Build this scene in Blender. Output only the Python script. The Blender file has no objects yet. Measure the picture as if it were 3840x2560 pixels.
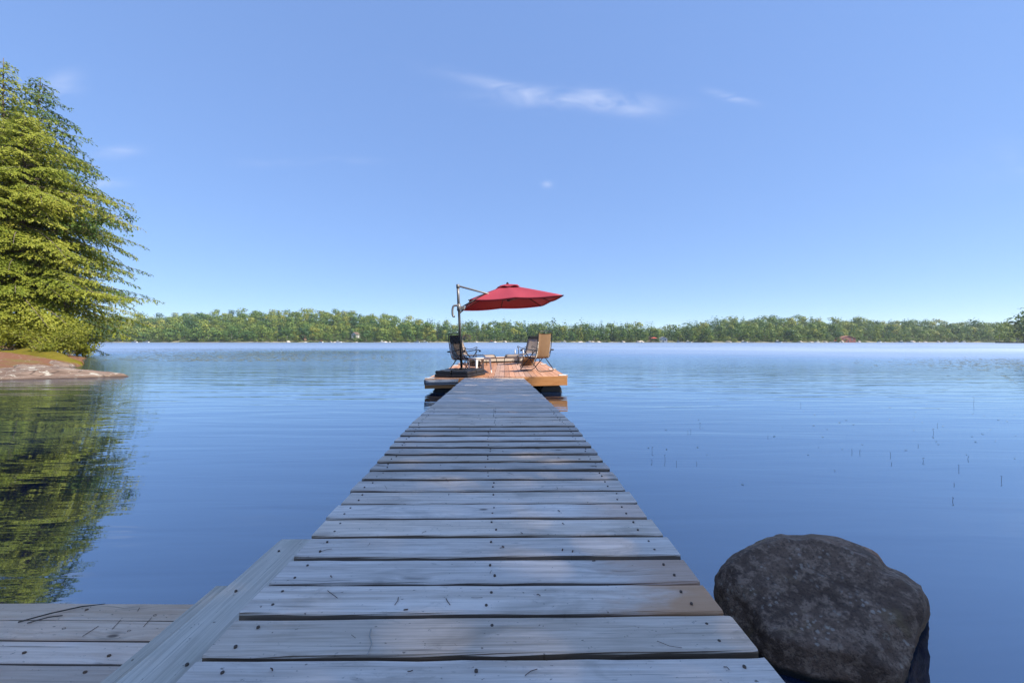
import bpy, math, random
import numpy as np
from mathutils import Matrix, Vector, Euler

PI = math.pi
SC = bpy.context.scene
COL = SC.collection
R = math.radians
rnd = random.Random(7)
rng = np.random.default_rng(11)

# ------------------------------------------------------------------ camera
CAMZ = 1.22
cam_d = bpy.data.cameras.new('camera')
cam_d.sensor_width = 36.0
cam_d.lens = 36.0 * 900 / 2352
cam_d.clip_start = 0.05
cam_d.clip_end = 6000
cam = bpy.data.objects.new('camera', cam_d)
cam.location = (0, 0, CAMZ)
cam.rotation_euler = (R(90), 0, 0)
COL.objects.link(cam)
SC.camera = cam
F = 3840 * 900 / 2352.0          # focal length in pixels of the full photograph


def at(px, py, d):               # a point seen at pixel (px, py) that stands d metres away
    return Vector(((px - 1920) / F * d, d, CAMZ - (py - 1280) / F * d))


# ------------------------------------------------------------------ sky, sun, exposure
SUN_EL, SUN_AZ = R(44), R(113)
world = bpy.data.worlds.new('World')
SC.world = world
world.use_nodes = True
wn = world.node_tree
wl = wn.links
bgn = wn.nodes['Background']
sky = wn.nodes.new('ShaderNodeTexSky')
sky.sky_type = 'NISHITA'
sky.sun_disc = False
sky.sun_elevation = SUN_EL
sky.sun_rotation = SUN_AZ
sky.air_density = 0.6
sky.dust_density = 0.0
sky.ozone_density = 4.0
sky.altitude = 0


def wm(op, a, b=None, c=None):
    n = wn.nodes.new('ShaderNodeMath')
    n.operation = op
    for i, v in enumerate((a, b, c)):
        if v is None:
            continue
        if isinstance(v, (int, float)):
            n.inputs[i].default_value = v
        else:
            wl.new(v, n.inputs[i])
    return n.outputs[0]


tc = wn.nodes.new('ShaderNodeTexCoord')
sep = wn.nodes.new('ShaderNodeSeparateXYZ')
wl.new(tc.outputs['Generated'], sep.inputs[0])
ydir = wm('MAXIMUM', sep.outputs[1], 0.02)
cu = wm('DIVIDE', sep.outputs[0], ydir)
cv = wm('DIVIDE', sep.outputs[2], ydir)
comb = wn.nodes.new('ShaderNodeCombineXYZ')
wl.new(wm('MULTIPLY', cu, 5.0), comb.inputs[0])
wl.new(wm('MULTIPLY', cv, 13.0), comb.inputs[1])
cno = wn.nodes.new('ShaderNodeTexNoise')
cno.inputs['Scale'].default_value = 1.6
cno.inputs['Detail'].default_value = 4
cno.inputs['Roughness'].default_value = 0.45
cno.inputs['Distortion'].default_value = 0.8
wl.new(comb.outputs[0], cno.inputs['Vector'])
wisp = wm('MULTIPLY', wm('MAXIMUM', wm('SUBTRACT', cno.outputs['Fac'], 0.30), 0), 2.0)
total = None
# streaks of cirrus: direction (u = x/y, v = z/y), half length, half height, slope, strength
for (u, v, su, sv, sl, k) in ((0.02, .642, .17, .016, -.22, .8), (0.16, .616, .17, .020, -.03, 1.25), (.27, .608, .09, .022, -.25, .9),
                              (-1.15, .655, .045, .03, .12, .9), (-1.01, .482, .055, .014, .1, .75), (-1.035, .402, .05, .010, .05, .9),
                              (.56, .622, .05, .010, -.25, .9), (.09, .401, .012, .008, 0, .7), (-.6, .455, .08, .01, 0, .3), (-.42, .46, .08, .01, 0, .25),
                              (1.7, .5, .4, .05, .1, .6), (-2.0, .5, .4, .05, -.1, .6)):
    du = wm('SUBTRACT', cu, u)
    dv = wm('SUBTRACT', wm('SUBTRACT', cv, v), wm('MULTIPLY', du, sl))
    a = wm('POWER', wm('ABSOLUTE', wm('DIVIDE', du, su)), 2)
    b = wm('POWER', wm('ABSOLUTE', wm('DIVIDE', dv, sv)), 2)
    m = wm('MULTIPLY', wm('EXPONENT', wm('MULTIPLY', wm('ADD', a, b), -1)), k)
    total = m if total is None else wm('ADD', total, m)
cfac = wm('MINIMUM', wm('MULTIPLY', wm('MULTIPLY', total, wisp), 0.5), 0.5)
hs = wn.nodes.new('ShaderNodeHueSaturation')
hs.inputs['Saturation'].default_value = 0.965
hs.inputs['Value'].default_value = 1.0
sb_ = wn.nodes.new('ShaderNodeSeparateColor')
wl.new(sky.outputs[0], sb_.inputs[0])
# the photograph's even, tone-compressed sky: scale the physical sky by a power of its own brightness
gain = wm('MULTIPLY', wm('POWER', wm('MAXIMUM', wm('DIVIDE', sb_.outputs[2], 4.0), 0.05), -0.70), 0.72)
vs_ = wn.nodes.new('ShaderNodeVectorMath')
vs_.operation = 'SCALE'
wl.new(sky.outputs[0], vs_.inputs[0])
wl.new(gain, vs_.inputs['Scale'])
wl.new(vs_.outputs[0], hs.inputs['Color'])
mixc = wn.nodes.new('ShaderNodeMix')
mixc.data_type = 'RGBA'
wl.new(cfac, mixc.inputs['Factor'])
wl.new(hs.outputs[0], mixc.inputs['A'])
mixc.inputs['B'].default_value = (2.6, 2.8, 3.4, 1)
wl.new(mixc.outputs['Result'], bgn.inputs['Color'])
bgn.inputs['Strength'].default_value = 0.15

sun_d = bpy.data.lights.new('sun', 'SUN')
sun_d.energy = 4.2
sun_d.angle = R(0.53)
sun_d.color = (1.0, 0.91, 0.78)
sun = bpy.data.objects.new('sun', sun_d)
TOSUN = Vector((math.sin(SUN_AZ) * math.cos(SUN_EL), math.cos(SUN_AZ) * math.cos(SUN_EL), math.sin(SUN_EL)))
sun.rotation_euler = TOSUN.to_track_quat('Z', 'Y').to_euler()
sun.location = (20, -20, 40)
COL.objects.link(sun)

SC.view_settings.view_transform = 'Standard'
SC.view_settings.look = 'None'
SC.view_settings.exposure = 1.2
SC.view_settings.gamma = 1.0
SC.view_settings.use_curve_mapping = False
SC.render.engine = 'CYCLES'
SC.cycles.max_bounces = 8
SC.cycles.transparent_max_bounces = 8
SC.cycles.volume_bounces = 0
SC.cycles.caustics_reflective = False
SC.cycles.caustics_refractive = False
SC.cycles.use_denoising = True


# ------------------------------------------------------------------ material helpers
class NT:
    def __init__(self, name):
        self.m = bpy.data.materials.new(name)
        self.m.use_nodes = True
        self.t = self.m.node_tree
        self.t.nodes.clear()
        self.out = self.t.nodes.new('ShaderNodeOutputMaterial')

    def n(self, kind, **kw):
        x = self.t.nodes.new(kind)
        for k, v in kw.items():
            setattr(x, k, v)
        return x

    def put(self, sock, v):
        if v is None:
            return
        if isinstance(v, bpy.types.NodeSocket):
            self.t.links.new(v, sock)
        elif isinstance(v, (tuple, list)) and len(v) == 3 and sock.type == 'RGBA':
            sock.default_value = (*v, 1)
        else:
            sock.default_value = v

    def math(self, op, a, b=None, c=None, clamp=False):
        x = self.n('ShaderNodeMath', operation=op)
        x.use_clamp = clamp
        for i, v in enumerate((a, b, c)):
            self.put(x.inputs[i], v)
        return x.outputs[0]

    def vmath(self, op, a, b=None):
        x = self.n('ShaderNodeVectorMath', operation=op)
        self.put(x.inputs[0], a)
        self.put(x.inputs[1], b)
        return x.outputs[0]

    def mix(self, f, a, b, blend='MIX'):
        x = self.n('ShaderNodeMix', data_type='RGBA', blend_type=blend)
        self.put(x.inputs['Factor'], f)
        self.put(x.inputs['A'], a)
        self.put(x.inputs['B'], b)
        return x.outputs['Result']

    def noise(self, vec, scale=1, detail=3, rough=.5, dist=0):
        x = self.n('ShaderNodeTexNoise')
        self.put(x.inputs['Vector'], vec)
        x.inputs['Scale'].default_value = scale
        x.inputs['Detail'].default_value = detail
        x.inputs['Roughness'].default_value = rough
        x.inputs['Distortion'].default_value = dist
        return x.outputs['Fac']

    def voro(self, vec, scale=1, out='Distance', feature='F1'):
        x = self.n('ShaderNodeTexVoronoi', feature=feature)
        self.put(x.inputs['Vector'], vec)
        x.inputs['Scale'].default_value = scale
        return x.outputs[out]

    def scale(self, vec, s):
        x = self.n('ShaderNodeMapping')
        self.put(x.inputs['Vector'], vec)
        x.inputs['Scale'].default_value = s
        return x.outputs[0]

    def ramp(self, f, stops):
        x = self.n('ShaderNodeValToRGB')
        e = x.color_ramp.elements
        while len(e) < len(stops):
            e.new(0.5)
        for i, (p, c) in enumerate(stops):
            e[i].position = p
            e[i].color = (*c, 1) if len(c) == 3 else c
        self.put(x.inputs[0], f)
        return x.outputs[0]

    def sstep(self, v, lo, hi):
        x = self.n('ShaderNodeMapRange', interpolation_type='SMOOTHSTEP')
        self.put(x.inputs[0], v)
        x.inputs[1].default_value = lo
        x.inputs[2].default_value = hi
        return x.outputs[0]

    def obj(self):
        return self.n('ShaderNodeTexCoord').outputs['Object']

    def pos(self):
        return self.n('ShaderNodeNewGeometry').outputs['Position']

    def rand(self):
        return self.n('ShaderNodeObjectInfo').outputs['Random']

    def attr(self, name, typ='GEOMETRY', out='Fac'):
        x = self.n('ShaderNodeAttribute', attribute_name=name, attribute_type=typ)
        return x.outputs[out]

    def sepxyz(self, v):
        x = self.n('ShaderNodeSeparateXYZ')
        self.put(x.inputs[0], v)
        return x.outputs

    def bump(self, h, strength=.3, dist=.01):
        x = self.n('ShaderNodeBump')
        x.inputs['Strength'].default_value = strength
        x.inputs['Distance'].default_value = dist
        self.put(x.inputs['Height'], h)
        return x.outputs[0]

    def bsdf(self, color, rough=.6, normal=None, spec=.4, metal=0, **kw):
        x = self.n('ShaderNodeBsdfPrincipled')
        self.put(x.inputs['Base Color'], color)
        self.put(x.inputs['Roughness'], rough)
        self.put(x.inputs['Specular IOR Level'], spec)
        self.put(x.inputs['Metallic'], metal)
        if normal is not None:
            self.put(x.inputs['Normal'], normal)
        for k, v in kw.items():
            self.put(x.inputs[k], v)
        return x.outputs[0]

    def finish(self, sh):
        self.t.links.new(sh, self.out.inputs['Surface'])
        return self.m


def simple(name, color, rough=.6, var=.15, nscale=12, metal=0, spec=.4, bump=.0):
    t = NT(name)
    p = t.obj()
    n = t.noise(p, nscale, 4, .6)
    c = t.mix(n, tuple(max(0, x * (1 - var)) for x in color), tuple(min(1, x * (1 + var)) for x in color))
    nm = t.bump(n, bump, .01) if bump else None
    r = t.math('ADD', t.math('MULTIPLY', n, .2), rough - .1)
    return t.finish(t.bsdf(c, r, nm, spec, metal))


def wood(name, dark, light, stain, rough=.75, ring=1.0, knot=(.05, .035, .025), weather=None, along=0, fresh=None, kamount=1.0, edge=None):
    """sawn board whose grain runs along local x (along=0) or y (along=1)"""
    t = NT(name)
    o = t.obj()
    r = t.rand()
    s = t.sepxyz(o)
    L, W = (s[0], s[1]) if along == 0 else (s[1], s[0])
    Z = s[2]
    off = t.math('MULTIPLY', r, 97.0)

    def vec(a, b, c):
        x = t.n('ShaderNodeCombineXYZ')
        t.put(x.inputs[0], a)
        t.put(x.inputs[1], b)
        t.put(x.inputs[2], c)
        return x.outputs[0]
    L2 = t.math('ADD', L, off)
    kv = vec(t.math('MULTIPLY', L2, 2.6), t.math('MULTIPLY', W, 6.0), off)
    kd = t.voro(kv, 1.0)
    kk = t.sstep(kd, .34, .0)                     # 1 at a knot
    Wd = t.math('ADD', W, t.math('MULTIPLY', kk, .018))
    g1 = t.noise(vec(t.math('MULTIPLY', L2, 1.4), t.math('MULTIPLY', Wd, 55), t.math('MULTIPLY', Z, 55)), 1, 5, .65, .4)
    g2 = t.noise(vec(t.math('MULTIPLY', L2, 5), t.math('MULTIPLY', Wd, 260), t.math('MULTIPLY', Z, 260)), 1, 3, .6)
    bl = t.noise(vec(t.math('MULTIPLY', L2, 3.2), t.math('MULTIPLY', W, 9), off), 1, 4, .6, .6)
    cr = t.noise(vec(t.math('MULTIPLY', L2, 2.2), t.math('MULTIPLY', Wd, 120), off), 1, 2, .5, .8)
    sp = t.noise(vec(t.math('MULTIPLY', L2, 60), t.math('MULTIPLY', W, 90), off), 1, 3, .6)
    f = t.math('ADD', t.math('MULTIPLY', g1, .65 * ring), t.math('MULTIPLY', g2, .35 * ring))
    c = t.mix(t.sstep(f, .36, .64), dark, light)
    c = t.mix(t.math('MULTIPLY', t.sstep(bl, .5, .78), .55), c, stain)
    if weather:
        c = t.mix(t.math('MULTIPLY', t.sstep(bl, .48, .22), .6), c, weather)
    c = t.mix(t.math('MULTIPLY', t.sstep(cr, .66, .76), .5), c, knot)
    c = t.mix(t.math('MULTIPLY', t.sstep(sp, .66, .74), .7), c, knot)
    dm_ = t.noise(vec(t.math('MULTIPLY', L2, 9), t.math('MULTIPLY', W, 22), off), 1, 5, .7, 1.2)
    c = t.mix(t.math('MULTIPLY', t.math('MULTIPLY', t.sstep(dm_, .56, .70), t.sstep(g2, .40, .60)), .55 * kamount), c, stain)
    core = t.sstep(kd, .075, .03)
    c = t.mix(t.math('MULTIPLY', core, .75 * kamount), c, knot)
    c = t.mix(t.math('MULTIPLY', t.math('MULTIPLY', t.sstep(kd, .2, .08), t.sstep(g1, .45, .6)), .5 * kamount), c, knot)
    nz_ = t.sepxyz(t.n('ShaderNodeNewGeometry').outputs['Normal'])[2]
    if edge:                                     # steep faces: unbleached brown, darkened further for the shade in the plank gaps
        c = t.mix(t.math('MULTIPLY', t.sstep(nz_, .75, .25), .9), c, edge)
    if fresh:
        fa = t.attr('fresh', 'OBJECT')
        fm = t.math('MULTIPLY', t.math('MULTIPLY', t.sstep(t.math('ADD', L, t.math('MULTIPLY', t.math('SUBTRACT', bl, .5), .5)), .34, .62), fa), .9)
        c = t.mix(fm, c, fresh)
    val = t.math('ADD', .76, t.math('MULTIPLY', r, .40))
    h = t.n('ShaderNodeHueSaturation')
    t.put(h.inputs['Value'], val)
    t.put(h.inputs['Saturation'], t.math('ADD', .8, t.math('MULTIPLY', t.math('FRACT', t.math('MULTIPLY', r, 7.31)), .4)))
    t.put(h.inputs['Color'], c)
    hh = t.math('SUBTRACT', t.math('ADD', g1, t.math('MULTIPLY', g2, .7)), t.math('MULTIPLY', core, .6))
    nm = t.bump(hh, .35, .004)
    return t.finish(t.bsdf(h.outputs[0], rough, nm, .25))


M = {}
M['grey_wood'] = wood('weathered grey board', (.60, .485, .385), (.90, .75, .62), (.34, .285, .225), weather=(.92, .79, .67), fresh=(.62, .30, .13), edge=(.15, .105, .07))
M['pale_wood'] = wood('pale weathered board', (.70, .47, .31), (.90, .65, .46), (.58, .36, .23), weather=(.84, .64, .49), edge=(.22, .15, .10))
M['side_wood'] = wood('grey green side board', (.48, .40, .30), (.70, .59, .455), (.40, .355, .25), weather=(.72, .61, .48), kamount=.4)
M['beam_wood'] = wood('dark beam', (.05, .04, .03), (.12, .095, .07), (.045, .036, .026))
M['cedar'] = wood('cedar deck board', (.34, .17, .10), (.50, .28, .18), (.28, .18, .145), along=1, rough=.65, weather=(.50, .36, .28), kamount=.6)
M['fascia'] = wood('stained fascia board', (.50, .255, .125), (.66, .365, .195), (.40, .19, .09), rough=.5, kamount=1.3, knot=(.16, .05, .015))
M['screw'] = simple('rusty screw head', (.11, .08, .06), .6)
M['hole'] = simple('brown screw hole', (.17, .105, .065), .9)
M['black_plastic'] = simple('black plastic', (.018, .019, .022), .42, .3, 30)
M['float_plastic'] = simple('scuffed black float', (.016, .016, .016), .6, .8, 40, bump=.3)
M['dark_metal'] = simple('dark bronze tube', (.035, .032, .03), .35, .2, 30, metal=.3)
M['pole_black'] = simple('black pole paint', (.014, .015, .017), .45, .2, 20, spec=.25)
M['pole_grey'] = simple('grey pole paint', (.17, .165, .16), .4, .12, 20, metal=.2)
M['white_plastic'] = simple('white plastic', (.62, .61, .585), .4, .06, 8)
M['grey_vinyl'] = simple('grey vinyl bumper', (.34, .36, .37), .45, .1, 9)
M['cream'] = simple('sunlit cream riser', (.62, .56, .45), .6, .1, 6)  # the riser's overbright sunlit look is put into this cream colour
M['lace'] = simple('white elastic lace', (.7, .69, .66), .7, .1, 20)


def sling(name, c1, c2, see=0.0):
    t = NT(name)
    o = t.obj()
    s = t.sepxyz(o)
    w1 = t.math('SINE', t.math('MULTIPLY', s[2], 420))
    w2 = t.math('SINE', t.math('MULTIPLY', s[1], 420))
    w = t.math('MULTIPLY', t.math('MULTIPLY', w1, w2), .5)
    n = t.noise(o, 6, 4, .6)
    f = t.math('ADD', t.math('MULTIPLY', n, .8), t.math('MULTIPLY', w, .25))
    c = t.mix(f, c1, c2)
    d = t.bsdf(c, .75, t.bump(w, .15, .003), .2)
    tr = t.n('ShaderNodeBsdfTranslucent')
    t.put(tr.inputs[0], c)
    mx = t.n('ShaderNodeMixShader')
    mx.inputs[0].default_value = .22
    t.t.links.new(d, mx.inputs[1])
    t.t.links.new(tr.outputs[0], mx.inputs[2])
    if see:
        tp = t.n('ShaderNodeBsdfTransparent')
        m2 = t.n('ShaderNodeMixShader')
        m2.inputs[0].default_value = see
        t.t.links.new(mx.outputs[0], m2.inputs[1])
        t.t.links.new(tp.outputs[0], m2.inputs[2])
        return t.finish(m2.outputs[0])
    return t.finish(mx.outputs[0])


M['tan_sling'] = sling('tan mesh sling', (.23, .14, .078), (.32, .205, .12))
M['taupe_sling'] = sling('taupe mesh sling', (.32, .25, .20), (.46, .37, .31))
M['dark_sling'] = sling('charcoal mesh sling', (.06, .055, .055), (.12, .11, .105), .3)
M['pad_dark'] = simple('dark headrest pad', (.022, .021, .021), .8, .2, 20)


def cloth(name, c1, c2, tf=.3):
    t = NT(name)
    o = t.obj()
    n = t.noise(o, 2.2, 4, .6)
    f = t.noise(o, 90, 2, .5)
    c = t.mix(n, c1, c2)
    nm = t.bump(t.math('ADD', n, t.math('MULTIPLY', f, .05)), .4, .03)
    d = t.bsdf(c, .6, nm, .35)
    tr = t.n('ShaderNodeBsdfTranslucent')
    t.put(tr.inputs[0], c)
    mx = t.n('ShaderNodeMixShader')
    mx.inputs[0].default_value = tf
    t.t.links.new(d, mx.inputs[1])
    t.t.links.new(tr.outputs[0], mx.inputs[2])
    return t.finish(mx.outputs[0])


M['red_cloth'] = cloth('red canopy cloth', (.40, .05, .075), (.48, .07, .10))


def leafmat(name, stops, trans=.3, objrand=False, rough=.55):
    t = NT(name)
    tone = t.attr('tone')
    if objrand:
        tone = t.math('ADD', t.math('MULTIPLY', tone, .45), t.math('MULTIPLY', t.rand(), .62))
    big = t.noise(t.pos(), .35, 2, .5)
    f = t.math('ADD', t.math('MULTIPLY', tone, .75), t.math('MULTIPLY', big, .25))
    c = t.ramp(f, stops)
    d = t.bsdf(c, rough, None, .25)
    tr = t.n('ShaderNodeBsdfTranslucent')
    t.put(tr.inputs[0], c)
    mx = t.n('ShaderNodeMixShader')
    mx.inputs[0].default_value = trans
    t.t.links.new(d, mx.inputs[1])
    t.t.links.new(tr.outputs[0], mx.inputs[2])
    return t.finish(mx.outputs[0])


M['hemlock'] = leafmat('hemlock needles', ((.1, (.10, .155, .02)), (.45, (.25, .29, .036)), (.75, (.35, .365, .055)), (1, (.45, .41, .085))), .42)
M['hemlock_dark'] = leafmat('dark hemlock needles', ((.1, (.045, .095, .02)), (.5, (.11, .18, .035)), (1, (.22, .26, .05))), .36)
M['shrub'] = leafmat('shrub leaves', ((.1, (.08, .12, .015)), (.5, (.22, .24, .03)), (1, (.36, .34, .05))), .38)
M['far_leaf'] = leafmat('far foliage', ((.0, (.022, .065, .028)), (.3, (.06, .13, .038)), (.55, (.13, .205, .045)), (.8, (.22, .27, .05)), (1, (.36, .32, .065))), .32)
M['far_tree'] = leafmat('far tree foliage', ((.0, (.025, .07, .028)), (.3, (.06, .135, .038)), (.55, (.13, .21, .045)), (.85, (.21, .265, .05)), (1, (.32, .30, .06))), .32, True)
M['bark'] = simple('grey brown bark', (.11, .085, .068), .9, .35, 9, bump=.5)
M['twig'] = simple('pale twig bark', (.17, .135, .11), .9, .3, 9)
M['deadwood'] = simple('bleached dead wood', (.42, .38, .33), .9, .2, 9)
M['pale_trunk'] = simple('pale far trunk', (.36, .33, .29), .9, .2, 2)


# ------------------------------------------------------------------ mesh helpers
class MB:
    def __init__(self):
        self.v, self.f = [], []

    def add(self, vs, fs):
        o = len(self.v)
        self.v += [tuple(p) for p in vs]
        self.f += [tuple(i + o for i in f) for f in fs]
        return self

    def box(self, x0, x1, y0, y1, z0, z1, mat=None, bev=0.0):
        if bev:
            return self.bbox(x0, x1, y0, y1, z0, z1, bev, mat)
        vs = [Vector((x, y, z)) for z in (z0, z1) for y in (y0, y1) for x in (x0, x1)]
        if mat:
            vs = [mat @ p for p in vs]
        return self.add(vs, [(0, 2, 3, 1), (4, 5, 7, 6), (0, 1, 5, 4), (2, 6, 7, 3), (0, 4, 6, 2), (1, 3, 7, 5)])

    def bbox(self, x0, x1, y0, y1, z0, z1, b, mat=None):
        # box with chamfered vertical and top edges: stacked rings
        rings = []
        for (z, i) in ((z0, b), (z0 + b, 0), (z1 - b, 0), (z1, b)):
            xa, xb, ya, yb = x0 + i, x1 - i, y0 + i, y1 - i
            rings.append([Vector(p) for p in ((xa + b, ya, z), (xb - b, ya, z), (xb, ya + b, z), (xb, yb - b, z), (xb - b, yb, z), (xa + b, yb, z), (xa, yb - b, z), (xa, ya + b, z))])
        return self.loft(rings, mat=mat)

    def loft(self, rings, caps=True, mat=None, closed=True):
        n = len(rings[0])
        vs = [p for r in rings for p in r]
        if mat:
            vs = [mat @ Vector(p) for p in vs]
        fs = []
        for k in range(len(rings) - 1):
            for i in range(n if closed else n - 1):
                j = (i + 1) % n
                fs.append((k * n + i, k * n + j, (k + 1) * n + j, (k + 1) * n + i))
        if caps:
            fs.append(tuple(reversed(range(n))))
            fs.append(tuple((len(rings) - 1) * n + i for i in range(n)))
        return self.add(vs, fs)

    def tube(self, pts, r, sides=6, caps=True):
        pts = [Vector(p) for p in pts]
        rs = r if isinstance(r, (list, tuple)) else [r] * len(pts)
        rings = []
        up = None
        for i, p in enumerate(pts):
            a = pts[max(0, i - 1)]
            b = pts[min(len(pts) - 1, i + 1)]
            t = (b - a)
            t = t.normalized() if t.length > 1e-9 else Vector((0, 0, 1))
            if up is None:
                up = Vector((0, 0, 1)) if abs(t.z) < .9 else Vector((1, 0, 0))
            s = t.cross(up)
            if s.length < 1e-6:
                up = Vector((1, 0, 0)) if abs(t.x) < .9 else Vector((0, 1, 0))
                s = t.cross(up)
            s.normalize()
            u = s.cross(t).normalized()
            up = u
            rings.append([p + (s * math.cos(2 * PI * k / sides) + u * math.sin(2 * PI * k / sides)) * rs[i] for k in range(sides)])
        return self.loft(rings, caps)

    def mesh(self, name, mat, smooth=False):
        me = bpy.data.meshes.new(name)
        me.from_pydata(self.v, [], self.f)
        if mat:
            me.materials.append(mat)
        if smooth:
            me.polygons.foreach_set('use_smooth', [True] * len(me.polygons))
        me.validate()
        me.update()
        return me

    def build(self, name, mat, parent=None, smooth=False):
        return link(name, self.mesh(name, mat, smooth), parent)


def link(name, data, parent=None, loc=None, rot=None):
    o = bpy.data.objects.new(name, data)
    COL.objects.link(o)
    if parent is not None:
        o.parent = parent
    if loc is not None:
        o.location = loc
    if rot is not None:
        o.rotation_euler = rot
    return o


def tag(o, label=None, cat=None, group=None, kind=None):
    if label:
        o['label'] = label
    if cat:
        o['category'] = cat
    if group:
        o['group'] = group
    if kind:
        o['kind'] = kind
    return o


def empty(name, loc=(0, 0, 0), rot=(0, 0, 0)):
    o = bpy.data.objects.new(name, None)
    o.empty_display_size = .2
    o.location = loc
    o.rotation_euler = rot
    COL.objects.link(o)
    return o


def copy_tree(o, parent=None):
    c = o.copy()
    COL.objects.link(c)
    c.parent = parent
    for ch in list(o.children):
        copy_tree(ch, c)
    return c


def fast_mesh(name, V, Q, mat, tone=None, smooth=False):
    """V (n,3), Q (m,4) arrays, tone per vertex"""
    me = bpy.data.meshes.new(name)
    n, m = len(V), len(Q)
    k = Q.shape[1]
    me.vertices.add(n)
    me.vertices.foreach_set('co', np.ascontiguousarray(V, dtype=np.float32).ravel())
    me.loops.add(m * k)
    me.loops.foreach_set('vertex_index', np.ascontiguousarray(Q, dtype=np.int32).ravel())
    me.polygons.add(m)
    me.polygons.foreach_set('loop_start', np.arange(0, m * k, k, dtype=np.int32))
    if smooth:
        me.polygons.foreach_set('use_smooth', np.ones(m, dtype=bool))
    if tone is not None:
        a = me.attributes.new('tone', 'FLOAT', 'POINT')
        a.data.foreach_set('value', np.ascontiguousarray(tone, dtype=np.float32))
    me.materials.append(mat)
    me.update(calc_edges=True)
    return me


def unit(a):
    return a / np.maximum(np.linalg.norm(a, axis=-1, keepdims=True), 1e-9)


def leaves(P, D, N, ln, wd, tone, g):
    """diamond leaf faces: base P, direction D, rough normal N -> V, Q, tone"""
    D = unit(D)
    S = unit(np.cross(D, N))
    n = len(P)
    ln = np.broadcast_to(ln, (n,))[:, None]
    wd = np.broadcast_to(wd, (n,))[:, None]
    mid = P + D * ln * .45
    V = np.stack([P, mid + S * wd * .5, P + D * ln, mid - S * wd * .5], 1).reshape(-1, 3)
    Q = np.arange(4 * n).reshape(n, 4)
    return V, Q, np.repeat(tone, 4)


def hfield(name, xs, ys, Hf, mat, keep=None, smooth=True):
    X, Y = np.meshgrid(xs, ys)
    Z = Hf(X, Y)
    V = np.stack([X, Y, Z], -1).reshape(-1, 3)
    nx, ny = len(xs), len(ys)
    i = np.arange(nx * ny).reshape(ny, nx)
    Q = np.stack([i[:-1, :-1], i[:-1, 1:], i[1:, 1:], i[1:, :-1]], -1).reshape(-1, 4)
    if keep is not None:
        K = keep(X, Y).reshape(-1)
        Q = Q[K[Q].any(1)]
    return fast_mesh(name, V, Q, mat, smooth=smooth)


_ph = rng.uniform(0, 6.28, (40, 2))
_dr = rng.normal(size=(40, 2))


def fnoise(X, Y, s=1.0, oct=5, seed=0):
    out = np.zeros_like(X)
    amp, fr = 1.0, s
    for k in range(oct):
        for q in range(3):
            i = (k * 3 + q + seed * 5) % 40
            d = _dr[i] / np.linalg.norm(_dr[i])
            out += amp / 3 * np.sin((X * d[0] + Y * d[1]) * fr * (1 + .3 * q) + _ph[i, 0]) * np.cos((X * d[1] - Y * d[0]) * fr * (.8 + .2 * q) + _ph[i, 1])
        amp *= .5
        fr *= 2.03
    return out


# ------------------------------------------------------------------ water
def water_material():
    t = NT('lake water')
    p = t.pos()
    s = t.sepxyz(p)

    def nz(sx, sy, detail, dist=0.0, off=0.0):
        v = t.scale(p, (sx, sy, 1))
        return t.noise(t.vmath('ADD', v, (off, off * 1.7, 0)), 1.0, detail, .5, dist)
    dist = s[1]
    swell = t.math('SUBTRACT', nz(.34, 2.3, 3, .5), .5)
    rip = t.math('SUBTRACT', nz(.9, 5.5, 3, .5, 13), .5)
    fine = t.math('SUBTRACT', nz(3.5, 14, 2, .3, 31), .5)
    patch = t.sstep(nz(.018, .05, 3, .5, 55), .35, .65)
    far = t.sstep(dist, 6, 40)
    mid = t.sstep(dist, 3, 12)
    a1 = t.math('ADD', .006, t.math('MULTIPLY', mid, .022))
    a2 = t.math('ADD', .0008, t.math('MULTIPLY', far, t.math('ADD', .020, t.math('MULTIPLY', patch, .025))))
    a3 = t.math('ADD', .0002, t.math('MULTIPLY', far, .008))
    h = t.math('ADD', t.math('ADD', t.math('MULTIPLY', swell, a1), t.math('MULTIPLY', rip, a2)), t.math('MULTIPLY', fine, a3))
    cx_ = t.math('POWER', t.math('DIVIDE', t.math('ADD', s[0], 20), 24), 2)
    cy_ = t.math('POWER', t.math('DIVIDE', t.math('SUBTRACT', s[1], 42), 20), 2)
    calm = t.math('EXPONENT', t.math('MULTIPLY', t.math('ADD', cx_, cy_), -1))
    b = t.n('ShaderNodeBump')
    b.inputs['Strength'].default_value = 1.0
    b.inputs['Distance'].default_value = 1.0
    t.put(b.inputs['Height'], h)
    nm = b.outputs[0]
    body = t.bsdf((.006, .016, .05), .9, None, 0)
    gl = t.n('ShaderNodeBsdfGlossy')
    t.put(gl.inputs['Roughness'], t.math('ADD', .02, t.math('MULTIPLY', t.sstep(dist, 4, 46), t.math('MULTIPLY', t.math('ADD', .34, t.math('MULTIPLY', patch, .10)), t.math('SUBTRACT', 1, t.math('MULTIPLY', calm, .8))))))
    gl.inputs['Color'].default_value = (.83, .925, 1, 1)
    t.put(gl.inputs['Normal'], nm)
    lw = t.n('ShaderNodeLayerWeight')
    lw.inputs['Blend'].default_value = .5
    t.put(lw.inputs['Normal'], nm)
    fr = t.math('ADD', .28, t.math('MULTIPLY', t.math('POWER', lw.outputs['Facing'], 2.6), .62))
    fr = t.math('MULTIPLY', fr, t.math('SUBTRACT', 1, t.math('MULTIPLY', t.sstep(dist, 50, 260), .22)))
    mx = t.n('ShaderNodeMixShader')
    t.t.links.new(fr, mx.inputs[0])
    t.t.links.new(body, mx.inputs[1])
    t.t.links.new(gl.outputs[0], mx.inputs[2])
    return t.finish(mx.outputs[0])


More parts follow.
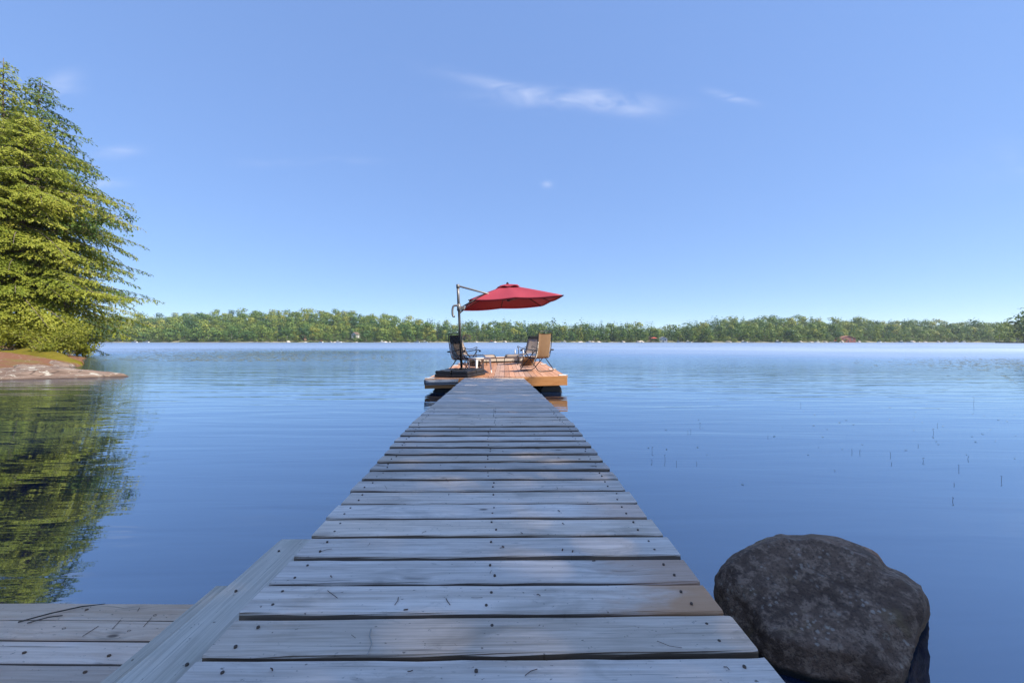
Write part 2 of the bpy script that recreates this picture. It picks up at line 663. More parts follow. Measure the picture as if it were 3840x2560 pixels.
mb = MB()
mb.add([(-2500, -60, 0), (2500, -60, 0), (2500, 3000, 0), (-2500, 3000, 0)], [(0, 1, 2, 3)])
w = mb.build('lake_water', water_material())
tag(w, 'calm blue lake water reaching the far wooded shore', None, None, 'structure')


# ------------------------------------------------------------------ far shore: hillside, forest, trees
PROF = [(-900, 738), (-300, 735), (235, 733), (300, 726), (350, 729), (430, 720), (560, 717), (700, 715), (800, 719), (900, 730), (960, 737), (1040, 745), (1100, 742),
        (1180, 744), (1280, 747), (1400, 750), (1560, 754), (1620, 739), (1680, 733), (1790, 731), (1900, 735), (2050, 739), (2150, 744), (2300, 746), (2500, 742), (3300, 742)]
PX = np.array([p[0] for p in PROF], float)
PY = np.array([p[1] for p in PROF], float)
SHORE_D, RIDGE_D = 450.0, 640.0


def ridge(u):                      # ground height of the ridge at direction u = x/y
    px = u * 900 + 1176
    return np.maximum(3.0, (784 - np.interp(px, PX, PY)) / 900 * RIDGE_D + CAMZ - 15.5)


def shore_d(u):
    px = u * 900 + 1176
    return SHORE_D + 14 * np.sin(px * .006 + 1) + 7 * np.sin(px * .019) - 30 * np.exp(-((px - 1800) / 260.0) ** 2) + 45 * np.exp(-((px - 1560) / 45.0) ** 2)


def hillz(u, d):
    s0 = shore_d(u)
    k = np.clip((d - s0) / (RIDGE_D - s0), -1, 1.25)
    kk = np.clip(k, 0, 1)
    sm = kk * kk * (3 - 2 * kk)
    z = .35 + ridge(u) * (.25 * kk + .75 * sm) + 1.2 * np.clip(k * 30, 0, 1)
    return np.where(k < 0, k * 14 + .35, z)


us = np.linspace(-2.35, 2.35, 380)
ds = np.concatenate([np.linspace(-12, 12, 13), np.linspace(20, 230, 26), [330]])
U, DD = np.meshgrid(us, ds)
dd = shore_d(U) + DD
V = np.stack([U * dd, dd, hillz(U, dd)], -1).reshape(-1, 3)
i = np.arange(len(us) * len(ds)).reshape(len(ds), len(us))
Q = np.stack([i[:-1, :-1], i[:-1, 1:], i[1:, 1:], i[1:, :-1]], -1).reshape(-1, 4)
t = NT('forest floor')
n_ = t.noise(t.pos(), .08, 5, .6)
sp_ = t.sepxyz(t.pos())
low = t.sstep(sp_[2], 2.6, .9)
c_ = t.mix(n_, (.03, .04, .015), (.06, .075, .025))
c_ = t.mix(t.math('MULTIPLY', low, t.sstep(n_, .45, .55)), c_, (.22, .20, .13))
hm = fast_mesh('hillside', V, Q, t.finish(t.bsdf(c_, .95, None, .1)), smooth=True)
tag(link('hillside', hm), 'low wooded hills along the far shore', None, None, 'structure')


def blob_tree(seed, H, W, nl, nf, cb=.28, size=1.55):
    """round leafy crown: leaf clumps spread over several lobes"""
    g = np.random.default_rng(seed)
    P, D, N, T = [], [], [], []
    for k in range(nl):
        a = g.uniform(0, 2 * PI)
        hh = g.uniform(cb + .12, .9)
        rr = W * .5 * math.sqrt(max(.05, 1 - ((hh - .52) / .5) ** 2)) * g.uniform(.15, .75)
        c = np.array([rr * math.cos(a), rr * math.sin(a), H * hh])
        R0 = np.array([W * .27, W * .27, H * .13]) * g.uniform(.75, 1.25)
        n = nf // nl
        d = unit(g.normal(size=(n, 3)) + np.array([0, 0, .25]))
        p = c + d * R0 * g.uniform(.7, 1.05, (n, 1))
        P.append(p)
        co_ = unit(p - np.array([0, 0, H * .45]))
        N.append(unit(d + co_ * .7 + g.normal(size=(n, 3)) * .28))
        T.append(np.clip(g.normal(.5, .07) + g.normal(0, .06, n) + .16 * (p[:, 2] / H - .5), 0, 1))
    P, N, T = np.concatenate(P), np.concatenate(N), np.concatenate(T)
    D = unit(np.cross(N, g.normal(size=N.shape)))
    s = g.uniform(.7, 1.3, len(P)) * size
    return leaves(P - D * s[:, None] * .5, D, N, s, s * .8, T, g)


def cone_tree(seed, H, W, nf, cb=.08, size=1.5, layered=0, irregular=.2, power=.85):
    g = np.random.default_rng(seed)
    hh = cb + (1 - cb) * (1 - np.sqrt(g.uniform(0, 1, nf)))
    if layered:
        hh = np.round(hh * layered) / layered + g.normal(0, .008, nf)
    a = g.uniform(0, 2 * PI, nf)
    az_ir = 1 + irregular * np.sin(a * 3 + np.round(hh * 14) * 2.4) + irregular * np.sin(a * 2 + np.round(hh * 9) * 5.1)
    rm = W * .5 * np.clip(1 - (hh - cb) / (1 - cb), 0.03, 1) ** power * az_ir
    rr = rm * np.sqrt(g.uniform(.15, 1, nf))
    P = np.stack([rr * np.cos(a), rr * np.sin(a), H * hh - rr * .22], -1)
    out = np.stack([np.cos(a), np.sin(a), np.full(nf, -.25)], -1)
    D = unit(out + g.normal(size=(nf, 3)) * .35)
    N = unit(np.array([0, 0, 1.0]) + out * .5 + g.normal(size=(nf, 3)) * .4)
    T = np.clip(.34 + g.normal(0, .07, nf), 0, 1)
    s = g.uniform(.7, 1.3, nf) * size
    return leaves(P, D, N, s * 1.35, s * .7, T, g)


PROTO = []
for k in range(6):
    PROTO.append(('leafy', blob_tree(100 + k, 13.5 + 1.5 * k, 12.5 + (k % 3) * 2.2, 12 + k % 4, 280, .02 + .05 * (k % 3))))
for k in range(3):
    PROTO.append(('conifer', cone_tree(200 + k, 17 + 2 * k, 6.5 + k * .6, 210)))
for k in range(3):
    PROTO.append(('pine', cone_tree(300 + k, 22 + 2 * k, 9.5, 190, .30, 1.4, 9, .42, .5)))

# ---- the mass of the forest behind the shoreline trees
VV, QQ, TT = [], [], []
off = 0
g = np.random.default_rng(5)
for row in range(17):
    dd0 = 12 + row * 12.5 + (row > 12) * (row - 12) * 6
    nrow = int(4.3 * 480 / 11)
    for j in range(nrow):
        u = -2.15 + 4.3 * (j + g.uniform(0, 1)) / nrow
        if abs(u) > 1.5 and (row > 12 or g.uniform() < .35):
            continue
        d = float(shore_d(np.array(u))) + dd0 + g.uniform(-6, 6)
        px = u * 900 + 1176
        pc = .12 if px < 1000 else (.55 if px < 1640 else .25)
        r_ = g.uniform()
        if r_ < pc:
            pv = PROTO[6 + g.integers(0, 3)]
        elif r_ < pc * 1.3:
            pv = PROTO[9 + g.integers(0, 3)]
        else:
            pv = PROTO[g.integers(0, 6)]
        v, q, tn = pv[1]
        sc = (g.uniform(.5, .85) if g.uniform() < .5 else g.uniform(.8, 1.18)) * (.85 if pv[0] == 'pine' else 1)
        a = g.uniform(0, 2 * PI)
        ca, sa = math.cos(a) * sc, math.sin(a) * sc
        z = float(hillz(np.array(u), np.array(d)))
        VV.append(np.stack([v[:, 0] * ca - v[:, 1] * sa + u * d, v[:, 0] * sa + v[:, 1] * ca + d, v[:, 2] * sc * g.uniform(.9, 1.08) + z - .4], -1))
        QQ.append(q + off)
        off += len(v)
        tt_ = g.normal(.0, .27) + (.08 if pv[0] == 'leafy' else -.16) + .05 * (row > 8)
        TT.append(np.clip(tn + tt_, 0, 1))
for j in range(420):                 # bushes along the waterline
    u = g.uniform(-1.45, 1.45)
    d = float(shore_d(np.array(u))) + g.uniform(1.5, 5)
    v, q, tn = PROTO[g.integers(0, 6)][1]
    sc = g.uniform(.16, .36)
    VV.append(v * np.array([sc * 1.7, sc * 1.7, sc]) + np.array([u * d, d, float(hillz(np.array(u), np.array(d))) - .8]))
    QQ.append(q[:120] + off)
    off += len(v)
    TT.append(np.clip(tn + g.normal(.12, .15), 0, 1))
fm = fast_mesh('forest', np.concatenate(VV), np.concatenate(QQ), M['far_leaf'], np.concatenate(TT))
tag(link('forest', fm), 'dense mixed forest covering the low hills across the lake', 'forest', None, 'stuff')
del VV, QQ, TT

# ---- trees standing along the far waterline, one by one
FT = []
for nm_, (v, q, tn) in PROTO:
    FT.append((nm_, fast_mesh('crown', v, q, M['far_tree'], tn), float(v[:, 2].max())))
TRUNK = []
for h_ in (10, 14, 19):
    TRUNK.append(MB().tube([(0, 0, -1), (.1, 0, h_ * .5), (0, .1, h_)], [.32, .24, .08], 5).mesh('trunk', M['pale_trunk'] if h_ == 10 else M['bark']))


def far_tree(name, label, kind, u, d, sc, group=None, rz=None, zs=1.0, pick=None):
    ids = [k for k, x in enumerate(FT) if x[0] == kind]
    k = ids[rnd.randrange(len(ids))] if pick is None else ids[pick]
    e = empty(name, (u * d, d, float(hillz(np.array(u), np.array(d))) - .3), (0, 0, rnd.uniform(0, 6.28) if rz is None else rz))
    e.scale = (sc, sc, sc * zs)
    link('crown', FT[k][1], e)
    link('trunk', TRUNK[0] if kind == 'leafy' else TRUNK[2] if kind == 'pine' else TRUNK[1], e)
    tag(e, label, 'tree', group)
    return e


LAB = {'leafy': ('leafy_tree', 'round leafy green tree at the waterline of the far shore', 'leafy trees lining the far shore'),
       'conifer': ('conifer_tree', 'narrow dark conifer at the waterline of the far shore', 'conifers lining the far shore'),
       'pine': ('pine_tree', 'open layered pine at the waterline of the far shore', 'pines lining the far shore')}
px = 160.0
while px < 2440:
    u = (px - 1176) / 900
    d = float(shore_d(np.array(u))) + rnd.uniform(4, 9)
    pc = .12 if px < 1000 else (.5 if px < 1640 else .25)
    r_ = rnd.random()
    kind = 'conifer' if r_ < pc else 'pine' if r_ < pc + .08 else 'leafy'
    sc = rnd.choice((rnd.uniform(.35, .6), rnd.uniform(.55, .92))) * (.75 if kind == 'pine' else 1)
    nm_, lb, gp = LAB[kind]
    far_tree(nm_, lb, kind, u, d, sc, gp)
    px += rnd.uniform(12, 22)

# tall trees that stand out above the far treeline
for (px, ytop, kind, lb) in ((1271, 728, 'conifer', 'thin tall pine poking above the treeline just beyond the right deck chairs'),
                             (1296, 733, 'conifer', 'pointed tall conifer between two taller pines above the far treeline'),
                             (1335, 728, 'pine', 'bushy tall pine standing above the middle of the far treeline'),
                             (1622, 731, 'pine', 'bent tall pine where the far point of land begins'),
                             (1656, 727, 'pine', 'highest ragged pine on the far wooded point'),
                             (1690, 730, 'pine', 'ragged pine just beside the highest one on the far point'),
                             (1800, 728, 'pine', 'flat topped pine rising alone over the far point'),
                             (2090, 735, 'pine', 'wide low topped pine above the far treeline on the right'),
                             (1405, 741, 'conifer', 'small pointed conifer above the middle treeline')):
    u = (px - 1176) / 900
    d = float(shore_d(np.array(u))) + 60
    z0 = float(hillz(np.array(u), np.array(d)))
    ztop = (784 - ytop) / 900 * d + CAMZ
    pk = rnd.randrange(3)
    ids = [k for k, x in enumerate(FT) if x[0] == kind]
    sc = (ztop - z0) / FT[ids[pk]][2]
    far_tree('tall_pine' if kind == 'pine' else 'tall_conifer', lb, kind, u, d, sc, None, None, 1.0, pk)

# nearer wooded headland at the right edge
for (px, d, sc, kind) in ((2296, 330, .62, 'leafy'), (2318, 318, .72, 'conifer'), (2336, 305, .8, 'leafy'), (2352, 300, .95, 'pine'), (2364, 296, .9, 'leafy'), (2384, 290, 1.0, 'leafy'), (2410, 285, 1.0, 'conifer'), (2440, 280, 1, 'leafy')):
    u = (px - 1176) / 900
    e = far_tree('headland_tree', 'dark tree on the near headland at the right edge of the lake', kind, u, d, sc * 1.3, 'trees on the dark headland')
    e.location.z = .8
mb = MB()
hp = [(2285, 334), (2300, 326), (2330, 306), (2352, 297), (2400, 284), (2470, 272), (2600, 268), (2600, 330), (2400, 340)]
top = [Vector(((p - 1176) / 900 * d, d, 1.0)) for p, d in hp]
mb.loft([[p + Vector((0, 0, -2.2)) for p in top], [p + (Vector((400, 310, 0)) - Vector((p.x, p.y, 0))) * .02 for p in top]])
tag(mb.build('headland', hm.materials[0]), 'low dark headland reaching in at the right edge', None, None, 'structure')

# ------------------------------------------------------------------ far shore: cottages, docks, boats, rocks
M['white_paint'] = simple('white paint', (.55, .55, .54), .5, .05, 2)
M['red_paint'] = simple('faded red paint', (.24, .085, .07), .7, .15, 2)
M['brown_roof'] = simple('brown shingle roof', (.16, .11, .09), .85, .2, 3)
M['red_roof'] = simple('reddish roof', (.33, .17, .13), .85, .2, 3)
M['win_glass'] = simple('dark window glass', (.03, .04, .05), .1, .1, 2, spec=.6)
M['log_wall'] = simple('brown cabin wall', (.24, .15, .10), .8, .2, 2)
M['far_rock'] = simple('pale shore rock', (.42, .37, .32), .9, .25, 1.5, bump=.5)
M['dock_wood'] = simple('grey dock wood', (.40, .37, .33), .85, .15, 2)
M['hull_white'] = simple('white hull', (.80, .80, .79), .3, .04, 2)
M['canvas_blue'] = simple('blue boat cover', (.10, .16, .30), .8, .1, 2)
M['canvas_red'] = simple('red canvas', (.50, .08, .06), .8, .1, 2)


def cottage(label, px, w, dp, hw, hr, wall, roof, back=4.0, z0=None, cat='cottage', name='cottage'):
    u = (px / 3840 * 2352 - 1176) / 900
    d = float(shore_d(np.array(u))) + back
    z = float(hillz(np.array(u), np.array(d))) if z0 is None else z0
    e = empty(name, (u * d, d, z), (0, 0, rnd.uniform(-.25, .25)))
    m = MB().box(-w / 2, w / 2, 0, dp, -1.2, hw)
    m.add([(-w / 2, 0, hw), (w / 2, 0, hw), (0, 0, hw + hr), (-w / 2, dp, hw), (w / 2, dp, hw), (0, dp, hw + hr)], [(0, 1, 2), (5, 4, 3)])
    m.build('wall', wall, e)
    k = w / 2 + .5
    sl = hr / (w / 2)
    m = MB()
    for s in (-1, 1):
        m.add([(s * k, -.5, hw - sl * .5), (0, -.5, hw + hr + .02), (0, dp + .5, hw + hr + .02), (s * k, dp + .5, hw - sl * .5),
               (s * k, -.5, hw - sl * .5 + .2), (0, -.5, hw + hr + .25), (0, dp + .5, hw + hr + .25), (s * k, dp + .5, hw - sl * .5 + .2)],
              [(0, 1, 2, 3), (7, 6, 5, 4), (0, 4, 5, 1), (2, 6, 7, 3), (0, 3, 7, 4)])
    m.build('roof', roof, e)
    for s in (-1, 1):
        f = MB().box(s * w * .26 - .6, s * w * .26 + .6, -.08, 0, hw * .4, hw * .85).build('window', M['white_paint'], e)
        MB().box(s * w * .26 - .5, s * w * .26 + .5, -.12, -.08, hw * .45, hw * .8).build('pane', M['win_glass'], f)
    MB().box(-.5, .5, -.07, 0, -.2, 2.0).build('door', M['win_glass'] if cat == 'boathouse' else M['brown_roof'], e)
    tag(e, label, cat)
    return e


cottage('white boathouse with low roof beside a red parasol on the far shore', 2487, 9, 8, 4.0, 2.0, M['white_paint'], M['white_paint'], -1.5, .6, 'boathouse', 'boathouse')
cottage('small red boathouse at the waterline of the far right shore', 3181, 16, 8, 4.2, 2.6, M['red_paint'], M['red_roof'], -2, .5, 'boathouse', 'boathouse')
cottage('brown cottage with reddish roof among trees beyond the deck chairs', 1750, 10, 9, 3.2, 2.6, M['log_wall'], M['red_roof'], 13.0, 4.6)
cottage('white gabled cottage half hidden by trees on the far left shore', 1326, 6, 8, 3, 2.4, M['white_paint'], M['brown_roof'], 12, 6.5)
cottage('brown cabin with deck behind the red parasol on far shore', 2440, 9, 8, 3, 2.0, M['log_wall'], M['brown_roof'], 9, 2.0, 'cabin', 'cabin')
cottage('tiny brown cabin set in trees beyond the left weed bed', 1128, 7, 7, 3.2, 2.2, M['log_wall'], M['brown_roof'], 12, 3.2, 'cabin', 'cabin')


def boat_parts(cover):
    r = []
    L_ = 3.1
    for (x, w_, zb) in ((-L_, .95, .05), (-1.5, 1.05, -.15), (.5, 1.05, -.15), (2.0, .8, -.05), (L_, .1, .35)):
        r.append([Vector((x, -w_, .85)), Vector((x, -w_ * .75, .1)), Vector((x, 0, zb)), Vector((x, w_ * .75, .1)), Vector((x, w_, .85))])
    hull = MB().loft(r).mesh('hull', M['hull_white'])
    wsd = MB().add([(.6, -.85, .85), (.6, .85, .85), (.1, .75, 1.5), (.1, -.75, 1.5), (.5, -.85, .85), (.5, .85, .85), (.02, .75, 1.5), (.02, -.75, 1.5)],
                   [(0, 1, 2, 3), (7, 6, 5, 4), (3, 2, 6, 7), (0, 3, 7, 4), (1, 5, 6, 2)]).mesh('windscreen', M['win_glass'])
    cov = MB().loft([[Vector((x, -1.0, 2.0)), Vector((x, 0, 2.25)), Vector((x, 1.0, 2.0)), Vector((x, 0, 2.12))] for x in (-2.4, -.2)]).mesh('canopy', cover)
    pst = MB()
    for sx in (-2.3, -.3):
        for sy in (-.95, .95):
            pst.tube([(sx, sy, .8), (sx, sy, 2.05)], .03, 4)
    return hull, wsd, cov, pst.mesh('canopy_frame', M['pole_grey'])


BP = [boat_parts(M['canvas_blue']), boat_parts(M['canvas_red']), boat_parts(M['hull_white'])]


def boat(label, px, k, off=-5, rz=None, group=None):
    u = (px / 3840 * 2352 - 1176) / 900
    d = float(shore_d(np.array(u))) + off
    e = empty('motor_boat', (u * d, d, 0.0), (0, 0, rnd.choice((0, PI)) + rnd.uniform(-.5, .5) if rz is None else rz))
    for nm_, me in zip(('hull', 'windscreen', 'canopy', 'canopy_frame'), BP[k]):
        link(nm_, me, e)
    tag(e, label, 'boat', group)


DOCKS = [MB().box(-w_ / 2, w_ / 2, -2.5, 2.5, .45, .62).mesh('deck', M['dock_wood']) for w_ in (6, 10)]
DPOST = MB().tube([(0, 0, -1), (0, 0, .95)], .12, 6).mesh('post', M['white_paint'])


def jetty(label, px, k, group=None):
    u = (px / 3840 * 2352 - 1176) / 900
    d = float(shore_d(np.array(u))) - 3
    e = empty('jetty', (u * d, d, 0), (0, 0, rnd.uniform(-.1, .1)))
    link('deck', DOCKS[k], e)
    for sx in (-1, 1):
        link('post', DPOST, e, (sx * (2.6 if k == 0 else 4.6), -2.3, 0))
    tag(e, label, 'jetty', group)


GB, GJ = 'boats moored along the far shore', 'jetties along the far shore'
BL = 'tiny white motor boat moored at the far shore'
for (px, k) in ((505, 2), (548, 0), (1205, 1), (1275, 2), (1437, 2), (1560, 0), (1598, 2), (2110, 2), (2206, 0), (2545, 0), (2588, 2), (2795, 2), (2920, 2), (3065, 2), (3128, 1), (3215, 0), (3300, 0), (3375, 2), (3408, 0), (3545, 2), (3580, 0), (3612, 2)):
    boat(BL, px + rnd.uniform(-4, 4), k, -6, None, GB)
boat('red and white boat moored in front of the far brown cottage', 1848, 1, -7, 0)
for px, k in ((415, 0), (525, 1), (955, 1), (985, 1), (1420, 1), (1515, 1), (1580, 1), (2225, 0), (2465, 1), (2560, 1), (2815, 0), (2950, 0), (3110, 0), (3205, 1), (3365, 1), (3560, 1)):
    jetty('low grey jetty with white posts on the far shore', px, k, GJ)


def rock_mesh(seed, sub=2, amp=.25, mat=None):
    import bmesh
    bm = bmesh.new()
    bmesh.ops.create_icosphere(bm, subdivisions=sub, radius=1)
    g = np.random.default_rng(seed)
    k = g.normal(size=(7, 3)) * 1.6
    ph = g.uniform(0, 6.28, 7)
    for v in bm.verts:
        n = sum(math.sin(float(np.dot(k[i], v.co)) + ph[i]) for i in range(7)) / 7
        v.co *= 1 + amp * 2 * n
    me = bpy.data.meshes.new('rock')
    bm.to_mesh(me)
    bm.free()
    me.materials.append(mat)
    return me


FR = [rock_mesh(40 + k, 2, .3, M['far_rock']) for k in range(4)]
for k in range(42):
    px = rnd.choice((rnd.uniform(2140, 2560), rnd.uniform(930, 1900), rnd.uniform(2560, 3600)))
    u = (px / 3840 * 2352 - 1176) / 900
    d = float(shore_d(np.array(u))) - rnd.uniform(-.5, 2)
    o = link('shore_rock', FR[k % 4], None, (u * d, d, rnd.uniform(.1, .5)), (0, 0, rnd.uniform(0, 6)))
    s = rnd.uniform(.8, 2.2)
    o.scale = (s * rnd.uniform(1, 2), s, s * .7)
    tag(o, 'pale boulder at the water line of the far shore', 'rock', 'rocks along the far shore')
u = (2452 / 3840 * 2352 - 1176) / 900
d = float(shore_d(np.array(u))) - 3
e = empty('patio_umbrella', (u * d, d, .6))
MB().tube([(0, 0, 0), (0, 0, 5.2)], .08, 6).build('pole', M['pole_grey'], e)
MB().loft([[Vector((4.0 * math.cos(a) * k, 4.0 * math.sin(a) * k, z)) for a in np.linspace(0, 2 * PI, 9)[:-1]] for k, z in ((1, 4.2), (.6, 4.8), (.02, 5.4))]).build('canopy', M['canvas_red'], e)
tag(e, 'tiny red parasol beside the white boathouse on the far shore', 'umbrella')

# ------------------------------------------------------------------ near-left shore
SH = np.array([(-120, 9.0), (-40, 10.6), (-26, 11.6), (-20, 12.05), (-16.2, 12.36), (-14.6, 12.95), (-13.38, 13.63), (-14.6, 14.35), (-17, 15.7), (-19.6, 17.1), (-22.2, 20.2), (-27.2, 25.0), (-32, 29.6), (-38.6, 34.5), (-50, 43), (-72, 58), (-110, 95), (-160, 170)], float)
POLY = np.vstack([SH, [(-300, 170), (-300, 9)]])


def shore_dist(X, Y):
    P = np.stack([X.ravel(), Y.ravel()], -1)
    best = np.full(len(P), 1e9)
    for a, b in zip(SH[:-1], SH[1:]):
        ab = b - a
        t_ = np.clip(((P - a) @ ab) / (ab @ ab), 0, 1)
        best = np.minimum(best, np.linalg.norm(P - (a + t_[:, None] * ab), axis=1))
    ins = np.zeros(len(P), bool)
    n = len(POLY)
    for i in range(n):
        (x1, y1), (x2, y2) = POLY[i], POLY[(i + 1) % n]
        c = ((y1 > P[:, 1]) != (y2 > P[:, 1])) & (P[:, 0] < (x2 - x1) * (P[:, 1] - y1) / (y2 - y1 + 1e-12) + x1)
        ins ^= c
    return np.where(ins, best, -best).reshape(X.shape)


def land_h(X, Y):
    s = shore_dist(X, Y)
    z = np.where(s > 0, .10 * np.minimum(s, .7) / .7 + .85 * (1 - np.exp(-np.maximum(s - .2, 0) / 6.5)), s * .5)
    z = z + .9 * np.exp(-((X + 26) ** 2 / 14 + (Y - 19.6) ** 2 / 3.5)) * .35 * (s > 0)
    z += .035 * fnoise(X, Y, 1.1, 3, 2) * np.clip(s, 0, 1) + .03 * np.clip(s - 8, 0, 60)
    return z


t = NT('needle litter ground')
p_ = t.pos()
n1 = t.noise(p_, 1.2, 5, .6)
n2 = t.noise(p_, 18, 4, .7)
c_ = t.mix(n2, (.11, .05, .03), (.23, .115, .066))
c_ = t.mix(t.math('MULTIPLY', t.sstep(n1, .52, .66), .5), c_, (.13, .14, .03))
c_ = t.mix(t.sstep(t.noise(p_, 7, 3, .6), .62, .7), c_, (.30, .25, .2))
ground = hfield('shore_ground', np.concatenate([np.linspace(-110, -45, 14), np.arange(-44, -12, .4)]), np.concatenate([np.arange(9, 24, .4), np.arange(24.5, 75, 1.6)]), land_h,
                t.finish(t.bsdf(c_, .95, t.bump(n2, .6, .05), .1)), keep=lambda X, Y: shore_dist(X, Y) > -2.0)
tag(link('shore_ground', ground), 'needle covered bank at the left', None, None, 'structure')

t = NT('lichen granite')
p_ = t.pos()
n1 = t.noise(t.scale(p_, (1, 2.2, 2)), 1.1, 5, .6, .5)
n2 = t.noise(p_, 9, 5, .65)
c_ = t.mix(t.sstep(n1, .35, .65), (.125, .085, .064), (.215, .155, .118))
c_ = t.mix(t.math('MULTIPLY', t.sstep(n2, .5, .7), .5), c_, (.22, .16, .13))
lich = t.noise(t.scale(p_, (1, 1.6, 1)), 2.6, 5, .7, .6)
crk = t.voro(t.scale(p_, (.55, 1.3, 1)), 1.1, 'Distance', 'DISTANCE_TO_EDGE')
c_ = t.mix(t.math('MULTIPLY', t.sstep(crk, .035, .008), .7), c_, (.045, .032, .026))
c_ = t.mix(t.sstep(lich, .54, .60), c_, (.37, .345, .29))
zz = t.sepxyz(p_)[2]
c_ = t.mix(t.math('MULTIPLY', t.sstep(zz, .06, .015), .85), c_, (.06, .04, .03))
M['granite'] = t.finish(t.bsdf(c_, .85, t.bump(t.math('ADD', n2, t.math('MULTIPLY', n1, 2)), .5, .04), .2))


def ledge_h(X, Y):
    s = shore_dist(X, Y)
    z = land_h(X, Y) + .06 + .06 * fnoise(X, Y * 1.6, 2.0, 5, 4) + .05 * np.round(2.5 * fnoise(X * .6, Y * 1.5, 1.3, 3, 1)) / 2.5
    edge = np.clip((s - (.75 + 1.7 * np.clip((X + 20.5) / 5, 0, 1)) - .5 * fnoise(X, Y, .9, 2, 6)) / .7, 0, 1)
    return np.where(s > 0, z - edge * .4, s * .6 + .04)


ledge = hfield('rock_ledge', np.arange(-27, -12.9, .13), np.arange(11.0, 19, .13), ledge_h, M['granite'], keep=lambda X, Y: (shore_dist(X, Y) > -.5) & (shore_dist(X, Y) < 4.2))
tag(link('rock_ledge', ledge), 'flat lichen spotted granite ledge tapering into the lake', 'rock ledge')

t = NT('green gold moss')
n1 = t.noise(t.pos(), 2.2, 4, .6)
n2 = t.noise(t.pos(), 30, 3, .7)
c_ = t.mix(n1, (.06, .065, .01), (.23, .175, .025))
c_ = t.mix(t.math('MULTIPLY', t.sstep(n2, .5, .7), .6), c_, (.09, .09, .015))
mossm = t.finish(t.bsdf(c_, .95, t.bump(n2, .8, .05), .05))


def moss_h(X, Y):
    # a low ridge following the shore behind the ledge
    q = np.clip((X + 30) / 10.0, 0, 1)
    yc = 22.3 - 3.0 * q
    r2 = ((Y - yc) / .9) ** 2 + ((X + 25.3) / 3.4) ** 2
    return land_h(X, Y) - .18 + .55 * np.exp(-r2) + .10 * fnoise(X, Y, 2.2, 4, 3)


moss = hfield('moss_mound', np.arange(-34, -18, .16), np.arange(15.5, 25, .16), moss_h, mossm, keep=lambda X, Y: (moss_h(X, Y) > land_h(X, Y) - .05) & (shore_dist(X, Y) > .1))
tag(link('moss_mound', moss), 'golden green moss mound behind the granite ledge', 'moss', None, 'stuff')


# ------------------------------------------------------------------ hemlocks
def hemlock(seed, H, crown0, Lfun, nb, lean=(0, 0), tstep=.26, lstep=.10, lsize=.24, droop=.2, trunk_r=.24, dead=14, limbs=()):
    g = np.random.default_rng(seed)
    tp = lambda z: np.array([lean[0] * (z / H) ** 1.3 + .12 * math.sin(z * .5 + seed), lean[1] * (z / H) ** 1.3 + .12 * math.cos(z * .43), z])
    tr = MB().tube([tp(z) for z in np.linspace(-.6, H, 16)], [trunk_r * (1 - .96 * k / 15) + .01 for k in range(16)], 9)
    br = MB()
    P, D, N, T = [], [], [], []
    for b in range(nb + len(limbs)):
        q = (b + g.uniform(0, 1)) / nb
        z0 = crown0 + (H - crown0 - .2) * q ** 1.08
        az = b * 2.39996 + g.uniform(-.4, .4)
        L = Lfun(z0) * (g.uniform(.5, .8) if g.uniform() < .3 else g.uniform(.78, 1.08)) * (1 + .10 * math.cos(az - .5))
        rise = .16 * (z0 / H) - .02 + g.uniform(-.17, .24)
        dr = droop * g.uniform(.7, 1.35)
        if b >= nb:
            z0, az, L, dr = limbs[b - nb]
            rise = .04
        d0 = np.array([math.cos(az), math.sin(az), 0])
        side = np.array([-math.sin(az), math.cos(az), 0])
        bend = g.uniform(-.15, .15)
        base = tp(z0)

        def bp(s):
            return base + d0 * (L * s) + side * (bend * L * s * s) + np.array([0, 0, L * (rise * s - dr * s * s)])
        npt = 7
        br.tube([bp(s) for s in np.linspace(0, 1, npt)], [max(.008, (.008 * L + .010) * (1 - .9 * k / (npt - 1))) for k in range(npt)], 4, False)
        tone_b = g.normal(.5, .15)
        s = .12 + g.uniform(0, .05)
        sd = 1
        while s < 1.0:
            p0 = bp(s)
            fw = unit(bp(min(1, s + .03)) - bp(s - .03))
            lt = min(1.7, (.42 + .26 * L * (1 - s) ** .8 * min(1, s * 3))) * g.uniform(.55, 1.2)
            ang = R(g.uniform(45, 70)) * sd
            hd = unit(fw * math.cos(ang) + side * math.sin(ang))
            hd[2] *= .6
            nl = max(3, int(lt / lstep))
            u_ = (np.arange(nl) + g.uniform(0, 1, nl)) / nl
            pts = p0 + hd * (lt * u_[:, None]) + np.array([0, 0, -1.0]) * (lt * .42 * u_[:, None] ** 1.8)
            dirs = hd + np.array([0, 0, -1.0]) * (.35 + .75 * u_[:, None])
            rep = 2
            for k in range(rep):
                P.append(pts + g.normal(0, .035, pts.shape))
                D.append(unit(dirs) + g.normal(0, .42, pts.shape))
                N.append(np.array([0, 0, 1.0]) + d0 * .5 + g.normal(0, .35, pts.shape))
                T.append(np.clip(tone_b + g.normal(0, .13, nl) + .14 * (u_ - .5) + .10 * (s - .5), 0, 1))
            s += tstep / L * g.uniform(.7, 1.3)
            sd = -sd
    for b in range(dead):
        z0 = crown0 * g.uniform(.35, 1.0) + (b % 3) * H * .18
        az = g.uniform(0, 2 * PI)
        L = g.uniform(1.5, 4.0)
        d0 = np.array([math.cos(az), math.sin(az), g.uniform(-.5, -.05)])
        p = tp(z0)
        br.tube([p, p + d0 * L * .5 + np.array([0, 0, .1]), p + d0 * L], [.03, .02, .006], 4, False)
    P, D, N, T = (np.concatenate(x) for x in (P, D, N, T))
    s = g.uniform(.65, 1.3, len(P)) * lsize
    return tr, br, leaves(P, D, N, s, s * .5, T, g)


